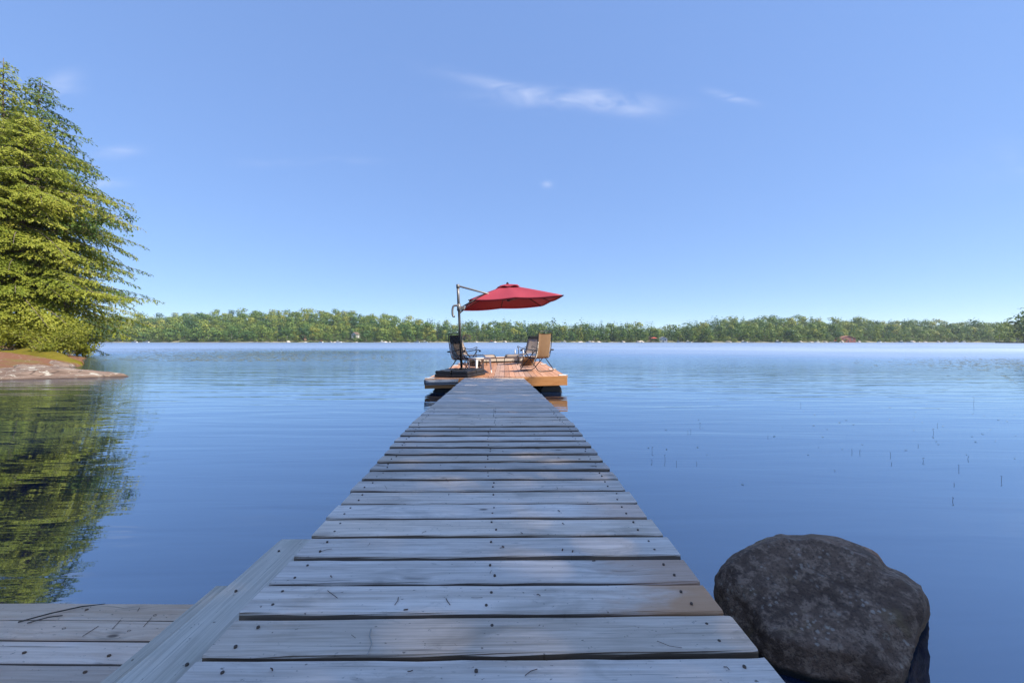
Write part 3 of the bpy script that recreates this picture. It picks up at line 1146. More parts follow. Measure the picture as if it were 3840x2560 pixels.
def plant_hemlock(name, label, loc, data, leafm, group=None, rz=0):
    tr, br, (v, q, tn) = data
    e = empty(name, loc, (0, 0, rz))
    tr.build('trunk', M['bark'], e, True)
    br.build('branches', M['twig'], e, True)
    link('crown', fast_mesh('crown', v, q, leafm, tn), e)
    tag(e, label, 'tree', group)
    return e


def prof(pts):
    zs = [p[0] for p in pts]
    ls = [p[1] for p in pts]
    return lambda z: float(np.interp(z, zs, ls))


TREE_A = (-39.0, 31.0)
zA = float(land_h(np.array([[TREE_A[0]]]), np.array([[TREE_A[1]]]))[0, 0])
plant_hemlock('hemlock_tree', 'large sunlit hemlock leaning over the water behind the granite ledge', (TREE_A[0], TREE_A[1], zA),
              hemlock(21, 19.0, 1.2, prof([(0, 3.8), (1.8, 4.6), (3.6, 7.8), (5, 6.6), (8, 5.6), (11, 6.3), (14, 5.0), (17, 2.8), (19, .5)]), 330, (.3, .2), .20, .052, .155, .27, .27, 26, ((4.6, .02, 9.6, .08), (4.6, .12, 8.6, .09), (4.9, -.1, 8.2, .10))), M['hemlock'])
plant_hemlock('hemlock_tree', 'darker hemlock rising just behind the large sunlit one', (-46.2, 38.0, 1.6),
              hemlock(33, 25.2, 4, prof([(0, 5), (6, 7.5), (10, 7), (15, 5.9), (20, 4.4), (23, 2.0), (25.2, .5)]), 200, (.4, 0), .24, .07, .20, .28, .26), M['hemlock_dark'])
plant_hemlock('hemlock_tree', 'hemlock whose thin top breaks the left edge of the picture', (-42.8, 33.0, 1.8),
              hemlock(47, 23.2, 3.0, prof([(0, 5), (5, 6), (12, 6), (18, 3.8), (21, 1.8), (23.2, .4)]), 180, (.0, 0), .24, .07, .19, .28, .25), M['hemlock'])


# ------------------------------------------------------------------ shrubs on the bank
def shrub(seed, W, H, n, size=.15, nst=9):
    g = np.random.default_rng(seed)
    st = MB()
    P = []
    for k in range(nst):
        a, r = g.uniform(0, 6.28), W * .5 * g.uniform(.3, 1)
        tip = np.array([r * math.cos(a), r * math.sin(a), H * g.uniform(.6, 1)])
        mid = tip * np.array([.4, .4, .6])
        st.tube([(0, 0, -.1), mid, tip], [.025, .015, .006], 4, False)
        m = n // nst
        u_ = g.uniform(.25, 1.05, m)[:, None]
        P.append(mid * (1 - u_) * 2 * u_ + tip * u_ * u_ + g.normal(0, .17 * H / 1.5, (m, 3)))
    P = np.concatenate(P)
    P[:, 2] = np.maximum(P[:, 2], .03)
    D = unit(P * np.array([1, 1, .3]) + g.normal(0, .8, P.shape))
    N = np.array([0, 0, 1.0]) + g.normal(0, .6, P.shape)
    s = g.uniform(.6, 1.3, len(P)) * size
    return st, leaves(P, D, N, s, s * .6, np.clip(g.normal(.5, .17, len(P)), 0, 1), g)


SHR = [shrub(60, 4.2, 2.6, 3200), shrub(61, 3.2, 1.9, 2200), shrub(62, 2.0, .9, 900, .13)]
SHRM = [(s[0].mesh('stems', M['twig']), fast_mesh('foliage', *s[1][:2], M['shrub'], s[1][2])) for s in SHR]
for (x, y, k, sc, lb) in ((-36.4, 29.6, 0, 1.15, 'tall yellow green shrub by the hemlock trunk'), (-33.9, 28.6, 0, 1.0, 'wide yellow green shrub at the middle of the wooded bank'),
                          (-31.5, 27.2, 1, 1.1, 'medium shrub in front of the wide bank shrub'), (-35.6, 31.6, 0, 1.05, 'shrub overhanging the cove under the hemlock branches'),
                          (-38.2, 34.4, 0, .95, 'farthest shrub dipping to the water under the hemlock'), (-29.4, 25.0, 1, .9, 'low shrub beside the golden moss mound'),
                          (-34.5, 26.2, 0, 1.05, 'leafy shrub at the left edge above the moss'), (-24.3, 20.3, 2, .75, 'small bright sprig at the end of the moss mound'),
                          (-37.8, 27.5, 0, 1.2, 'tall shrub at the far left edge of the bank'), (-32.6, 30.0, 2, 1.1, 'small leafy sprig over the water at the cove edge')):
    z = float(land_h(np.array([[x]]), np.array([[y]]))[0, 0])
    e = empty('shrub', (x, y, max(z, .02)), (0, 0, rnd.uniform(0, 6)))
    e.scale = (sc, sc, sc)
    link('stems', SHRM[k][0], e)
    link('foliage', SHRM[k][1], e)
    tag(e, lb, 'shrub', 'shrubs on the bank')
# birch limb with broad leaves reaching out of the hemlock
b0, b1 = at(150, 900, 32), at(482, 800, 32)
g = np.random.default_rng(8)
sap = empty('leafy_sapling', (-38.2, 33.0, 1.2))
o0 = Vector(sap.location)
stm = MB().tube([Vector((0, 0, -.3)), Vector((.8, 0, 5)), (b0 - o0) * 1.0, (b0 - o0).lerp(b1 - o0, .6) + Vector((0, 0, .2)), b1 - o0], [.09, .08, .06, .04, .01], 6)
P = []
for k in range(26):
    a = np.array((b0 - o0).lerp(b1 - o0, g.uniform(.25, 1.0)))
    t_ = a + np.array([g.normal(.3, .5), g.normal(0, .7), g.normal(.1, .75)])
    stm.tube([a, t_], [.018, .006], 4, False)
    u_ = g.uniform(.2, 1.05, (34, 1))
    P.append(a + (t_ - a) * u_ + g.normal(0, .15, (34, 3)))
P = np.concatenate(P)
s = g.uniform(.6, 1.3, len(P)) * .19
lv = leaves(P, g.normal(size=P.shape) + np.array([.2, 0, -.5]), np.array([0, 0, 1.0]) + g.normal(0, .6, P.shape), s, s * .65, np.clip(g.normal(.35, .15, len(P)), 0, 1), g)
stm.build('stem', M['twig'], sap)
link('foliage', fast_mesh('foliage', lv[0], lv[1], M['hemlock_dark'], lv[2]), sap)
tag(sap, 'leafy broadleaf sapling limb reaching out of the hemlock over the lake', 'sapling')
# fallen dead branch at the water
dm = MB()
c0 = at(225, 1333, 30)
fb = empty('dead_branch', (c0.x, c0.y, .0))
for k in range(9):
    a = rnd.uniform(-.5, 2.2)
    L = rnd.uniform(.7, 1.7)
    p0 = Vector((rnd.uniform(-.4, .5), rnd.uniform(-.3, .3), .05))
    p1 = p0 + Vector((math.cos(a) * L, rnd.uniform(-.6, .2), abs(math.sin(a)) * L * .6))
    dm.tube([p0, p0.lerp(p1, .5) + Vector((0, 0, .1)), p1], [.035, .025, .008], 5)
dm.build('limbs', M['deadwood'], fb)
tag(fb, 'bleached fallen branch lying at the water under the hemlock', 'branch')

# ------------------------------------------------------------------ bank behind the camera and the trees that shade the walkway
t = NT('grassy bank')
n1 = t.noise(t.pos(), 1.5, 5, .6)
c_ = t.mix(n1, (.05, .07, .02), (.16, .12, .06))
bank = hfield('home_bank', np.arange(-60, 61, 2.0), np.arange(-60, 20.0, 1.5), lambda X, Y: np.clip((-2.2 + np.maximum(0, X - 3) * .55 - Y) * .22, -.5, 6) + .15 * fnoise(X, Y, .5, 3, 1), t.finish(t.bsdf(c_, .95, None, .1)))
tag(link('home_bank', bank), 'bank on which the walkway starts', None, None, 'structure')
g = np.random.default_rng(77)
nL = 11500
P = unit(g.normal(size=(nL, 3))) * (g.uniform(0, 1, (nL, 1)) ** (1 / 3)) * np.array([3.6, 3.6, 5.2])
P *= 1 + .10 * np.sin(P[:, :1] * 2.1 + P[:, 2:] * 1.7) + .08 * np.sin(P[:, 1:2] * 3.3)
P[:, 2] += 11.5
s_ = g.uniform(.7, 1.3, nL) * .19
lv = leaves(P, g.normal(size=P.shape), np.array([0, 0, .6]) + g.normal(size=P.shape), s_, s_ * .75, np.clip(g.normal(.5, .15, nL), 0, 1), g)
tr_ = MB().tube([(0, 0, -1), (.1, 0, 4), (0, .1, 9), (.1, 0, 15)], [.24, .2, .14, .03], 8)
for k in range(14):
    z_, a_ = g.uniform(6.5, 13), g.uniform(0, 6.28)
    tr_.tube([(.05, .05, z_), (1.3 * math.cos(a_), 1.3 * math.sin(a_), z_ + 1), (2.7 * math.cos(a_), 2.7 * math.sin(a_), z_ + 1.8)], [.07, .05, .01], 5, False)
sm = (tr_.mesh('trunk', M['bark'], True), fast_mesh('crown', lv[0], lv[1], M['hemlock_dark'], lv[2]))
for (x, y, r_, zc, lb) in ((11, 1.35, 3.0, 11.3, 'maple on the home bank nearest the dock'), (11.5, -3.6, 3.7, 11.8, 'maple on the home bank at the water edge'),
                           (15.5, -.6, 3.0, 16.0, 'tall maple on the home bank behind the nearest one'), (16, -5.6, 3.8, 16.0, 'tall maple on the home bank farther back')):
    e = empty('maple_tree', (x, y, max(0, (-2.2 + max(0, x - 3) * .55 - y) * .22)), (0, 0, rnd.uniform(0, 6)))
    e.scale = (r_ / 3.6, r_ / 3.6, (zc - e.location.z) / 11.5)
    for nm_, me in zip(('trunk', 'crown'), sm):
        link(nm_, me, e)
    tag(e, lb, 'tree', 'maples on the home bank')

# ------------------------------------------------------------------ walkway
WALK_W = 1.415
WZ_D = [-3, .5, 1.3, 3.4, 9.3]
WZ_H = [.79, .792, .788, .715, .870]


def walk_z(d):
    return CAMZ - float(np.interp(d, WZ_D, WZ_H))


def walk_x(d):
    return -.08 - .32 * (d - 1.15) / 7.55


def plank_mesh(name, L, W, T, r, mat, seed, seg=14, rough=.0012, along=0):
    g = np.random.default_rng(seed)
    prof_ = []
    for k in range(5):
        a = PI * .5 * k / 4
        prof_.append((W / 2 - r + r * math.sin(a), -r + r * math.cos(a)))
    prof_ = prof_ + [(W / 2, -T + r * .5), (W / 2 - r * .5, -T)]
    full = [(-y, z) for (y, z) in reversed(prof_)] + prof_
    xs = [-L / 2, -L / 2 + .002] + list(np.linspace(-L / 2 + .02, L / 2 - .02, seg)) + [L / 2 - .002, L / 2]
    rings = []
    bow = g.uniform(-1, 1)
    for j, x in enumerate(xs):
        e_ = .002 if j in (0, len(xs) - 1) else 0
        ring = []
        dz = .0018 * math.sin(x * 2.2 + bow * 3) + g.normal(0, rough * .25)
        dy = .0022 * bow * (x / L * 2) ** 2
        for (y, z) in full:
            yy = y * (1 - e_ / W * 2) + dy + (g.normal(0, rough) if abs(y) > W / 2 - .005 else 0)
            zz_ = z + dz - (e_ if z > -.01 else 0)
            ring.append(Vector((x, yy, zz_)) if along == 0 else Vector((-yy, x, zz_)))
        rings.append(ring)
    return MB().loft(rings).mesh(name, mat)


PITCH = .146
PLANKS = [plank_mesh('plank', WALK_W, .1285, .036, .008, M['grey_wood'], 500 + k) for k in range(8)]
SCREW = MB().loft([[Vector((.0043 * k * math.cos(a), .0043 * k * math.sin(a), z)) for a in np.linspace(0, 2 * PI, 9)[:-1]] for k, z in ((1.0, -.004), (1.0, .0008), (.8, .0014), (.5, .0002))]).mesh('screw', M['screw'])
walk = empty('walkway', (walk_x(1.15), 1.15, 0))
wx0 = walk.location.copy()
NPL = 0
d0 = .993 - 16 * PITCH + .131 / 2
k = 0
while True:
    d = d0 + k * PITCH
    if d > 9.24:
        break
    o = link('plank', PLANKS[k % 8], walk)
    sl = (walk_z(d + .07) - walk_z(d - .07)) / .14
    o.location = Vector((walk_x(d) + rnd.uniform(-.006, .006), d, walk_z(d) + rnd.uniform(-.0015, .0015))) - wx0
    o.rotation_euler = (math.atan(sl) + rnd.uniform(-.006, .006), rnd.uniform(-.0012, .0012), R(.45) + rnd.uniform(-.003, .003) + (PI if (k // 8) % 2 else 0))
    flip = -1 if (k // 8) % 2 else 1
    o['fresh'] = 0.0
    fr = k - 16
    if fr in (1, 2, 5):
        o.rotation_euler.z = R(.45)
        o['fresh'] = {1: 1.0, 2: .75, 5: .5}[fr]
    if -1 <= fr <= 22:
        for sx in (-.635, .02, .625):
            for sy in (-.032, .03):
                if sx == .02 and sy < 0 and fr % 3 == 0:
                    continue
                s = link('screw', SCREW, o)
                s.location = (sx + rnd.uniform(-.012, .012), sy + rnd.uniform(-.006, .006), .0022)
                s.rotation_euler = (rnd.uniform(-.1, .1), rnd.uniform(-.1, .1), 0)
    k += 1
for sx in (-.62, 0, .60):
    pts = [-1.3, .5, 1.3, 3.4, 9.2]
    rings = []
    for d in pts:
        c = Vector((walk_x(d) + sx, d, walk_z(d) - .04)) - wx0
        rings.append([c + Vector((-.02, 0, -.14)), c + Vector((.02, 0, -.14)), c + Vector((.02, 0, 0)), c + Vector((-.02, 0, 0))])
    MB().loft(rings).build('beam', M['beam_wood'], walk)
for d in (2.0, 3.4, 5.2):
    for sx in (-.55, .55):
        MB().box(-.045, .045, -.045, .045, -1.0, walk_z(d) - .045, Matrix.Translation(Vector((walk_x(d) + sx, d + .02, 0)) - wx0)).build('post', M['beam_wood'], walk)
tag(walk, 'long narrow walkway of weathered grey planks leading to the floating dock', 'walkway')

# wide side board and the lower board beneath it, along the near left of the walkway
sb = empty('side_board', (-.86, .75, 0))
m_ = plank_mesh('board', 2.2, .20, .038, .008, M['side_wood'], 900, 20)
o = link('board', m_, sb, (-.012, .564 - .75, CAMZ - .836), (0, 0, R(90.6)))
for yy in (-.95, -.62, -.3, .05, .45, .75, 1.0):
    for xx in (-.045, .055):
        if rnd.random() < .8:
            s = link('screw', SCREW, o, (yy, xx + rnd.uniform(-.01, .01), .0022))
tag(sb, 'wide grey board lying flat along the near edge of the walkway planks', 'board')
sb2 = plank_mesh('support_beam', 1.9, .11, .09, .006, M['side_wood'], 901, 14)
o = link('support_beam', sb2, None, (-1.0, 1.41 - .95, CAMZ - .8765), (0, 0, R(90.6)))
tag(o, 'narrow lower beam peeking out under the wide side board', 'beam')

# lower side deck at the left
LDZ = CAMZ - 1.05
ld = empty('lower_deck', (-2.1, 1.2, LDZ))
LB = [plank_mesh('deck_board', 2.6, .0935, .036, .004, M['pale_wood'], 930 + k, 14, .0008) for k in range(4)]
SCR2 = MB().loft([[Vector((.008 * k * math.cos(a), .0055 * k * math.sin(a), z)) for a in np.linspace(0, 2 * PI, 9)[:-1]] for k, z in ((.8, -.004), (.8, .0006), (.5, -.001))]).mesh('screw', M['hole'])
for k in range(14):
    y = 1.580 - .0468 - k * .0988
    o = link('deck_board', LB[k % 4], ld, (-1.06 - 1.3 + 2.1, y - 1.2, rnd.uniform(-.001, .001)), (0, 0, R(-.6) + (PI if k // 4 % 2 else 0)))
    if k < 6:
        for sx in (-.12, .10, .32, .72, 1.0):
            s = link('screw', SCR2, o, ((sx + rnd.uniform(-.04, .04)) * (-1 if k // 4 % 2 else 1), rnd.uniform(-.02, .02), .0022))
for x in (-2.7, -1.9, -1.15):
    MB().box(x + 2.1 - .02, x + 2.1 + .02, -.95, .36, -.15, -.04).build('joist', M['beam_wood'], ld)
tag(ld, 'lower deck of pale bare boards beside the near end of the walkway', 'deck')

# pine needles and bits lying on the boards
g = np.random.default_rng(3)
nm_ = MB()
for k in range(110):
    d = g.uniform(.75, 4.2) ** 1.0
    x = walk_x(d) + g.uniform(-.66, .66)
    fr = ((d - .993) / PITCH) % 1.0
    if fr > .84 or fr < .06:
        continue
    z = walk_z(d) + .0035
    a = g.uniform(0, PI)
    L = g.choice([.012, .02, .035, .06], p=[.5, .25, .15, .1])
    w_ = g.uniform(.0005, .0011) * (2 if L < .02 else 1)
    dx, dy = math.cos(a) * L / 2, math.sin(a) * L / 2
    bx_ = g.normal(0, .15) * L
    nm_.tube([(x - dx, d - dy, z), (x + bx_ * math.sin(a), d - bx_ * math.cos(a), z + .001), (x + dx, d + dy, z)], w_, 4)
for k in range(12):
    d = g.uniform(.9, 1.56)
    x = g.uniform(-2.1, -1.2)
    L = g.choice([.01, .02, .05])
    a = g.uniform(0, PI)
    dx, dy = math.cos(a) * L / 2, math.sin(a) * L / 2
    nm_.tube([(x - dx, d - dy, LDZ + .004), (x + dx, d + dy, LDZ + .004)], .001, 4)
o = nm_.build('pine_needles', simple('dry needles', (.10, .055, .035), .9, .4, 30))
tag(o, 'scattered dry pine needles and specks on the boards', 'needles', None, 'stuff')
for (pts, r_, lb) in (([(-1.84, 1.46), (-1.77, 1.50), (-1.70, 1.545), (-1.615, 1.555)], .0025, 'thin curved dark twig on the lower deck'),
                      ([(-1.80, 1.455), (-1.75, 1.48), (-1.715, 1.495)], .002, 'short dark twig beside the curved one on the lower deck')):
    o = MB().tube([(x, y, LDZ + .006 + .004 * (i % 2)) for i, (x, y) in enumerate(pts)], [r_, r_, r_, r_ * .5][:len(pts)], 5).build('twig', M['beam_wood'])
    tag(o, lb, 'twig')
o = MB().tube([(-.385 + .0, 1.07, walk_z(1.07) + .005), (-.38, 1.045, walk_z(1.05) + .006), (-.365, 1.02, walk_z(1.03) + .005), (-.364, .985, walk_z(1) + .002)], [.0022, .0018, .0015, .001], 5).build('root_fibre', M['deadwood'])
tag(o, 'pale curled root fibre hanging into a gap between near planks', 'fibre')

# ------------------------------------------------------------------ floating dock
ROLL = -.0215
DK0 = Vector((-.379, 9.33, .3545))
DYAW = R(1.1)
DROT = Matrix.Rotation(ROLL, 4, 'Y') @ Matrix.Rotation(DYAW, 4, 'Z')
DW, DL = 3.396, 7.1


def dock_z(x):
    return DK0.z + (x - DK0.x) * .0215


def on_dock(name, x, y, rz, dz=0.0):
    e = empty(name, (x, y, dock_z(x) + dz))
    e.rotation_euler = (Matrix.Rotation(ROLL, 4, 'Y') @ Matrix.Rotation(rz, 4, 'Z')).to_euler()
    return e


dk = empty('floating_dock', DK0, DROT.to_euler())
DP = [plank_mesh('plank', DL - .09, .1265, .03, .004, M['cedar'], 700 + k, 16, .0004, 1) for k in range(5)]
npk = 25
for k in range(npk):
    x = -DW / 2 + .045 + (k + .5) * (DW - .09) / npk
    o = link('plank', DP[k % 5], dk, (x, DL / 2, rnd.uniform(-.001, .001)), (0, 0, PI if k % 2 else 0))
fb_ = plank_mesh('fascia_board', DW, .22, .045, .004, M['fascia'], 800, 10, .0003)


def fascia(L, loc, rz, nm='fascia_board'):
    me = plank_mesh(nm, L, .22, .045, .004, M['fascia'], int(L * 100), 10, .0003)
    o = link(nm, me, dk)
    o.matrix_local = Matrix.Translation(loc) @ Matrix.Rotation(rz, 4, 'Z') @ Matrix.Rotation(R(90), 4, 'X')
    return o


fascia(DW, (0, 0, -.107), 0)
fascia(DW, (0, DL, -.107), PI)
fascia(DL - .1, (-DW / 2 + .0, DL / 2, -.1085), -PI / 2)
fascia(DL - .1, (DW / 2 - .0, DL / 2, -.1085), PI / 2)
# black floats under both sides
oct_ = [(-.20, 0), (.20, 0), (.25, -.07), (.27, -.16), (.22, -.26), (.1, -.32), (-.1, -.32), (-.22, -.26), (-.27, -.16), (-.25, -.07)]
rings = []
for (y, s) in ((0, .88), (.05, 1), (.52, 1), (.55, .95), (.62, .95), (.65, 1), (1.12, 1), (1.17, .88)):
    rings.append([Vector((x * s, y, z * s - .16 * (1 - s))) for (x, z) in oct_])
FM = MB().loft(rings).mesh('float_drum', M['float_plastic'])
for sx in (-1.28, 1.32):
    for y in (.12, 2.1, 4.0, 5.7):
        link('float_drum', FM, dk, (sx, y, -.222))
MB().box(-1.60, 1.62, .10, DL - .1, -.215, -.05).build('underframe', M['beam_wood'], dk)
tag(dk, 'cedar plank floating dock with orange fascia boards and black floats', 'dock')

# grey bumper strip on the near left fascia
bm_ = empty('dock_bumper', DK0 + DROT.to_3x3() @ Vector((-1.28, -.024, -.062)), DROT.to_euler())
rings = []
for x in np.linspace(-.385, .385, 5):
    rings.append([Vector((x, -.055 * math.sin(a), .05 * math.cos(a))) for a in np.linspace(0, PI, 8)])
MB().loft(rings).build('cushion', M['grey_vinyl'], bm_, True)
MB().box(-.40, .40, -.028, 0, -.064, -.051).build('mounting_flange', M['white_plastic'], bm_)
MB().box(-.40, .40, -.028, 0, .051, .060).build('mounting_flange', M['white_plastic'], bm_)
MB().box(-.415, -.386, -.05, 0, -.058, .055, bev=.006).build('end_cap', M['black_plastic'], bm_)
tag(bm_, 'grey rounded vinyl bumper fixed to the near left dock fascia', 'bumper')
for (lx, ly, lb) in ((1.60, .16, 'white edge bumper at the near right corner of the dock'), (1.60, 2.3, 'white edge bumper midway on the right dock edge'), (1.60, 4.9, 'white edge bumper at the far part of the right dock edge'),
                     (-1.58, .16, 'white edge bumper at the near left corner of the dock'), (-1.60, 2.6, 'white edge bumper behind the black umbrella base'), (-1.6, 5.2, 'white edge bumper at the far part of the left dock edge')):
    w_ = DK0 + DROT.to_3x3() @ Vector((lx, ly, .001))
    e = empty('edge_bumper', w_, DROT.to_euler())
    MB().bbox(-.085, .085, -.06, .06, 0, .028, .009).build('pad', M['white_plastic'], e)
    s = 1 if lx > 0 else -1
    MB().box(min(s * .122, s * .130), max(s * .122, s * .130), -.06, .06, -.05, .026).build('lip', M['white_plastic'], e)
    MB().box(min(s * .08, s * .122), max(s * .08, s * .122), -.055, .055, .012, .024).build('bridge', M['white_plastic'], e)
    tag(e, lb, 'bumper')

# raised bench step at the far end
bs = empty('bench_step', DK0 + DROT.to_3x3() @ Vector((.06, 6.72, 0)), DROT.to_euler())
MB().box(-1.36, 1.34, 0, .03, .06, .20).build('front_board', M['cream'], bs)
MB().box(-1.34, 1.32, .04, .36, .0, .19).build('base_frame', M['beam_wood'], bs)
TB = [plank_mesh('top_board', 2.74, .125, .026, .004, M['pale_wood'], 970 + k, 8, .0003) for k in range(2)]
for k in range(3):
    link('top_board', TB[k % 2], bs, (-.01, .045 + k * .13, .228))
tag(bs, 'low bench step with cream front board at the far end of the dock', 'bench')

# swim ladder at the far end
ldr = empty('swim_ladder', DK0 + DROT.to_3x3() @ Vector((.82, 7.15, 0)), DROT.to_euler())
for sx in (-.17, .17):
    MB().tube([(sx, -.30, 0), (sx, -.30, .36), (sx, -.27, .46), (sx, -.18, .51), (sx, -.06, .51), (sx, .03, .46), (sx, .06, .36), (sx, .08, -.9)], .02, 8).build('rail', M['white_plastic'], ldr, True)
for z in (-.15, -.45, -.75):
    MB().box(-.17, .17, .04, .11, z, z + .03).build('rung', M['white_plastic'], ldr)
tag(ldr, 'white swim ladder rails at the far end behind the right lounge', 'ladder')


# ------------------------------------------------------------------ chairs (local +x is the way a sitter faces)
def sheet(rows, th=.004):
    """thin two-sided sheet from rows of points"""
    m = MB()
    n = len(rows[0])
    top = [Vector(p) for r in rows for p in r]
    nr = len(rows)
    nv = Vector((0, 0, 0))
    nrm = []
    for i in range(nr):
        for j in range(n):
            a = top[min(i + 1, nr - 1) * n + j] - top[max(i - 1, 0) * n + j]
            b = top[i * n + min(j + 1, n - 1)] - top[i * n + max(j - 1, 0)]
            nrm.append(a.cross(b).normalized())
    bot = [p - q * th for p, q in zip(top, nrm)]
    N_ = nr * n
    fs = []
    for i in range(nr - 1):
        for j in range(n - 1):
            a, b, c, d_ = i * n + j, i * n + j + 1, (i + 1) * n + j + 1, (i + 1) * n + j
            fs.append((a, b, c, d_))
            fs.append((d_ + N_, c + N_, b + N_, a + N_))
    for i in range(nr - 1):
        for j in (0, n - 1):
            a, b = i * n + j, (i + 1) * n + j
            fs.append((a, b, b + N_, a + N_))
    for j in range(n - 1):
        for i in (0, nr - 1):
            a, b = i * n + j, i * n + j + 1
            fs.append((a, b, b + N_, a + N_))
    return m.add(top + bot, fs)


def smooth_path(pts, n=6):
    pts = [Vector(p) for p in pts]
    out = []
    for i in range(len(pts) - 1):
        p0, p1, p2, p3 = pts[max(0, i - 1)], pts[i], pts[i + 1], pts[min(len(pts) - 1, i + 2)]
        for k in range(n):
            t_ = k / n
            out.append(.5 * ((2 * p1) + (p2 - p0) * t_ + (2 * p0 - 5 * p1 + 4 * p2 - p3) * t_ ** 2 + (3 * p1 - p0 - 3 * p2 + p3) * t_ ** 3))
    out.append(pts[-1])
    return out


def rounded_u(p_top_l, p_bot_l, p_bot_r, p_top_r, r=.1):
    a, b, c, d_ = (Vector(p) for p in (p_top_l, p_bot_l, p_bot_r, p_top_r))
    b1 = b + (a - b).normalized() * r
    b2 = b + (c - b).normalized() * r
    c1 = c + (b - c).normalized() * r
    c2 = c + (d_ - c).normalized() * r
    pts = [a, b1]
    for t_ in (.25, .5, .75):
        pts.append(b1 * (1 - t_) ** 2 + b * 2 * t_ * (1 - t_) + b2 * t_ ** 2)
    pts += [b2, c1]
    for t_ in (.25, .5, .75):
        pts.append(c1 * (1 - t_) ** 2 + c * 2 * t_ * (1 - t_) + c2 * t_ ** 2)
    return pts + [c2, d_]


def recliner(label, x, y, face, cloth_, headrest):
    e = on_dock('reclining_chair', x, y, face)
    hw = .255
    # sling path seen from the side
    back = [(-.42, 1.07), (-.395, .86), (-.355, .62), (-.30, .43), (-.25, .385)]
    seat = [(-.25, .385), (-.10, .375), (.08, .405), (.22, .425)]
    foot = [(.24, .415), (.33, .28), (.40, .13)]
    js = np.linspace(-1, 1, 7)

    def rows(p, sag):
        pp = smooth_path([(a, 0, b) for a, b in p], 4)
        out = []
        for q in pp:
            out.append([Vector((q.x - sag * (1 - j * j) * .8, j * (hw - .035), q.z - sag * (1 - j * j) * .5)) for j in js])
        return out
    sheet(rows(back, .03)).build('back_sling', cloth_, e, True)
    sheet(rows(seat, .025)).build('seat_sling', cloth_, e, True)
    sheet(rows(foot, .01)).build('foot_sling', cloth_, e, True)
    # frame of the back (with rounded top) , seat and foot rest
    bp_ = smooth_path([(a, 0, b) for a, b in back], 4)
    left = [Vector((q.x - .008, -hw, q.z)) for q in bp_]
    right = [Vector((q.x - .008, hw, q.z)) for q in bp_]
    t0 = left[0]
    topb = [t0 + Vector((-.012, .02, .028)), t0 + Vector((-.02, .07, .045)), t0 + Vector((-.02, hw, .048)), t0 + Vector((-.02, 2 * hw - .07, .045)), t0 + Vector((-.012, 2 * hw - .02, .028))]
    MB().tube(list(reversed(left)) + topb + right, .0125, 8).build('back_frame', M['dark_metal'], e, True)
    m = MB()
    for s in (-1, 1):
        m.tube([Vector((q[0], s * hw, q[1] - .004)) for q in seat], .0115, 7)
    m.tube([(-.25, -hw, .372), (-.25, hw, .372)], .0115, 7)
    m.build('seat_frame', M['dark_metal'], e, True)
    MB().tube(rounded_u((.23, -hw, .42), (.415, -hw, .09), (.415, hw, .09), (.23, hw, .42), .06), .0115, 7).build('foot_frame', M['dark_metal'], e, True)
    # crossing U shaped legs
    hl = hw + .035
    MB().tube(rounded_u((.17, -hl, .60), (-.46, -hl, .013), (-.46, hl, .013), (.17, hl, .60), .11), .0125, 8).build('rear_leg_frame', M['dark_metal'], e, True)
    hl2 = hw + .012
    MB().tube(rounded_u((-.26, -hl2, .57), (.43, -hl2, .013), (.43, hl2, .013), (-.26, hl2, .57), .11), .0125, 8).build('front_leg_frame', M['dark_metal'], e, True)
    for s in (-1, 1):
        p = smooth_path([(-.43, s * (hw + .045), .60), (-.2, s * (hw + .05), .605), (.08, s * (hw + .055), .635), (.24, s * (hw + .055), .622), (.285, s * (hw + .055), .585)], 4)
        rg = []
        for q in p:
            w_ = .020 if q.x < .0 else .032
            rg.append([q + Vector((0, -w_, -.010)), q + Vector((0, w_, -.010)), q + Vector((0, w_ * .9, .010)), q + Vector((0, -w_ * .9, .010))])
        MB().loft(rg).build('armrest', M['black_plastic'], e)
        lc = MB()
        for pa, k in ((back, 20), (foot, 8)):
            sp = smooth_path([(a, 0, b) for a, b in pa], 12)
            i0 = int(len(sp) * (.30 if pa is back else .05))
            ii = np.linspace(i0, len(sp) - 2, k).astype(int)
            for i_, q in enumerate(ii):
                a = sp[q] + Vector((.0, s * (hw - .038), 0))
                b = sp[min(q + 1, len(sp) - 1)] + Vector((-.008, s * hw, .012 * (1 if i_ % 2 else -1)))
                lc.tube([a, b], .009, 4)
        lc.build('lacing', M['lace'], e)
        MB().tube([(-.385, s * (hw + .0), .60), (-.385, s * (hw + .075), .60)], .022, 8).build('lock_knob', M['black_plastic'], e)
    if headrest:
        q0, q1 = Vector((-.405, 0, 1.06)), Vector((-.375, 0, .82))
        rg = []
        for t_, th in ((0, .012), (.12, .035), (.5, .045), (.88, .035), (1, .012)):
            c = q0.lerp(q1, t_)
            rg.append([c + Vector((.02 + th, y_, .004)) for y_ in (-.2, -.1, .1, .2)] + [c + Vector((-.012 - th * .45, y_, 0)) for y_ in (.2, .1, -.1, -.2)])
        MB().loft(rg).build('headrest', M['pad_dark'], e, True)
    tag(e, label, 'chair')
    return e


recliner('tan laced folding recliner with its back to the walkway at the right', .69, 11.25, math.atan2(.80, -.60), M['tan_sling'], False)
recliner('charcoal laced folding recliner with dark headrest behind the umbrella pole', -1.33, 11.35, math.atan2(.78, .62), M['dark_sling'], True)


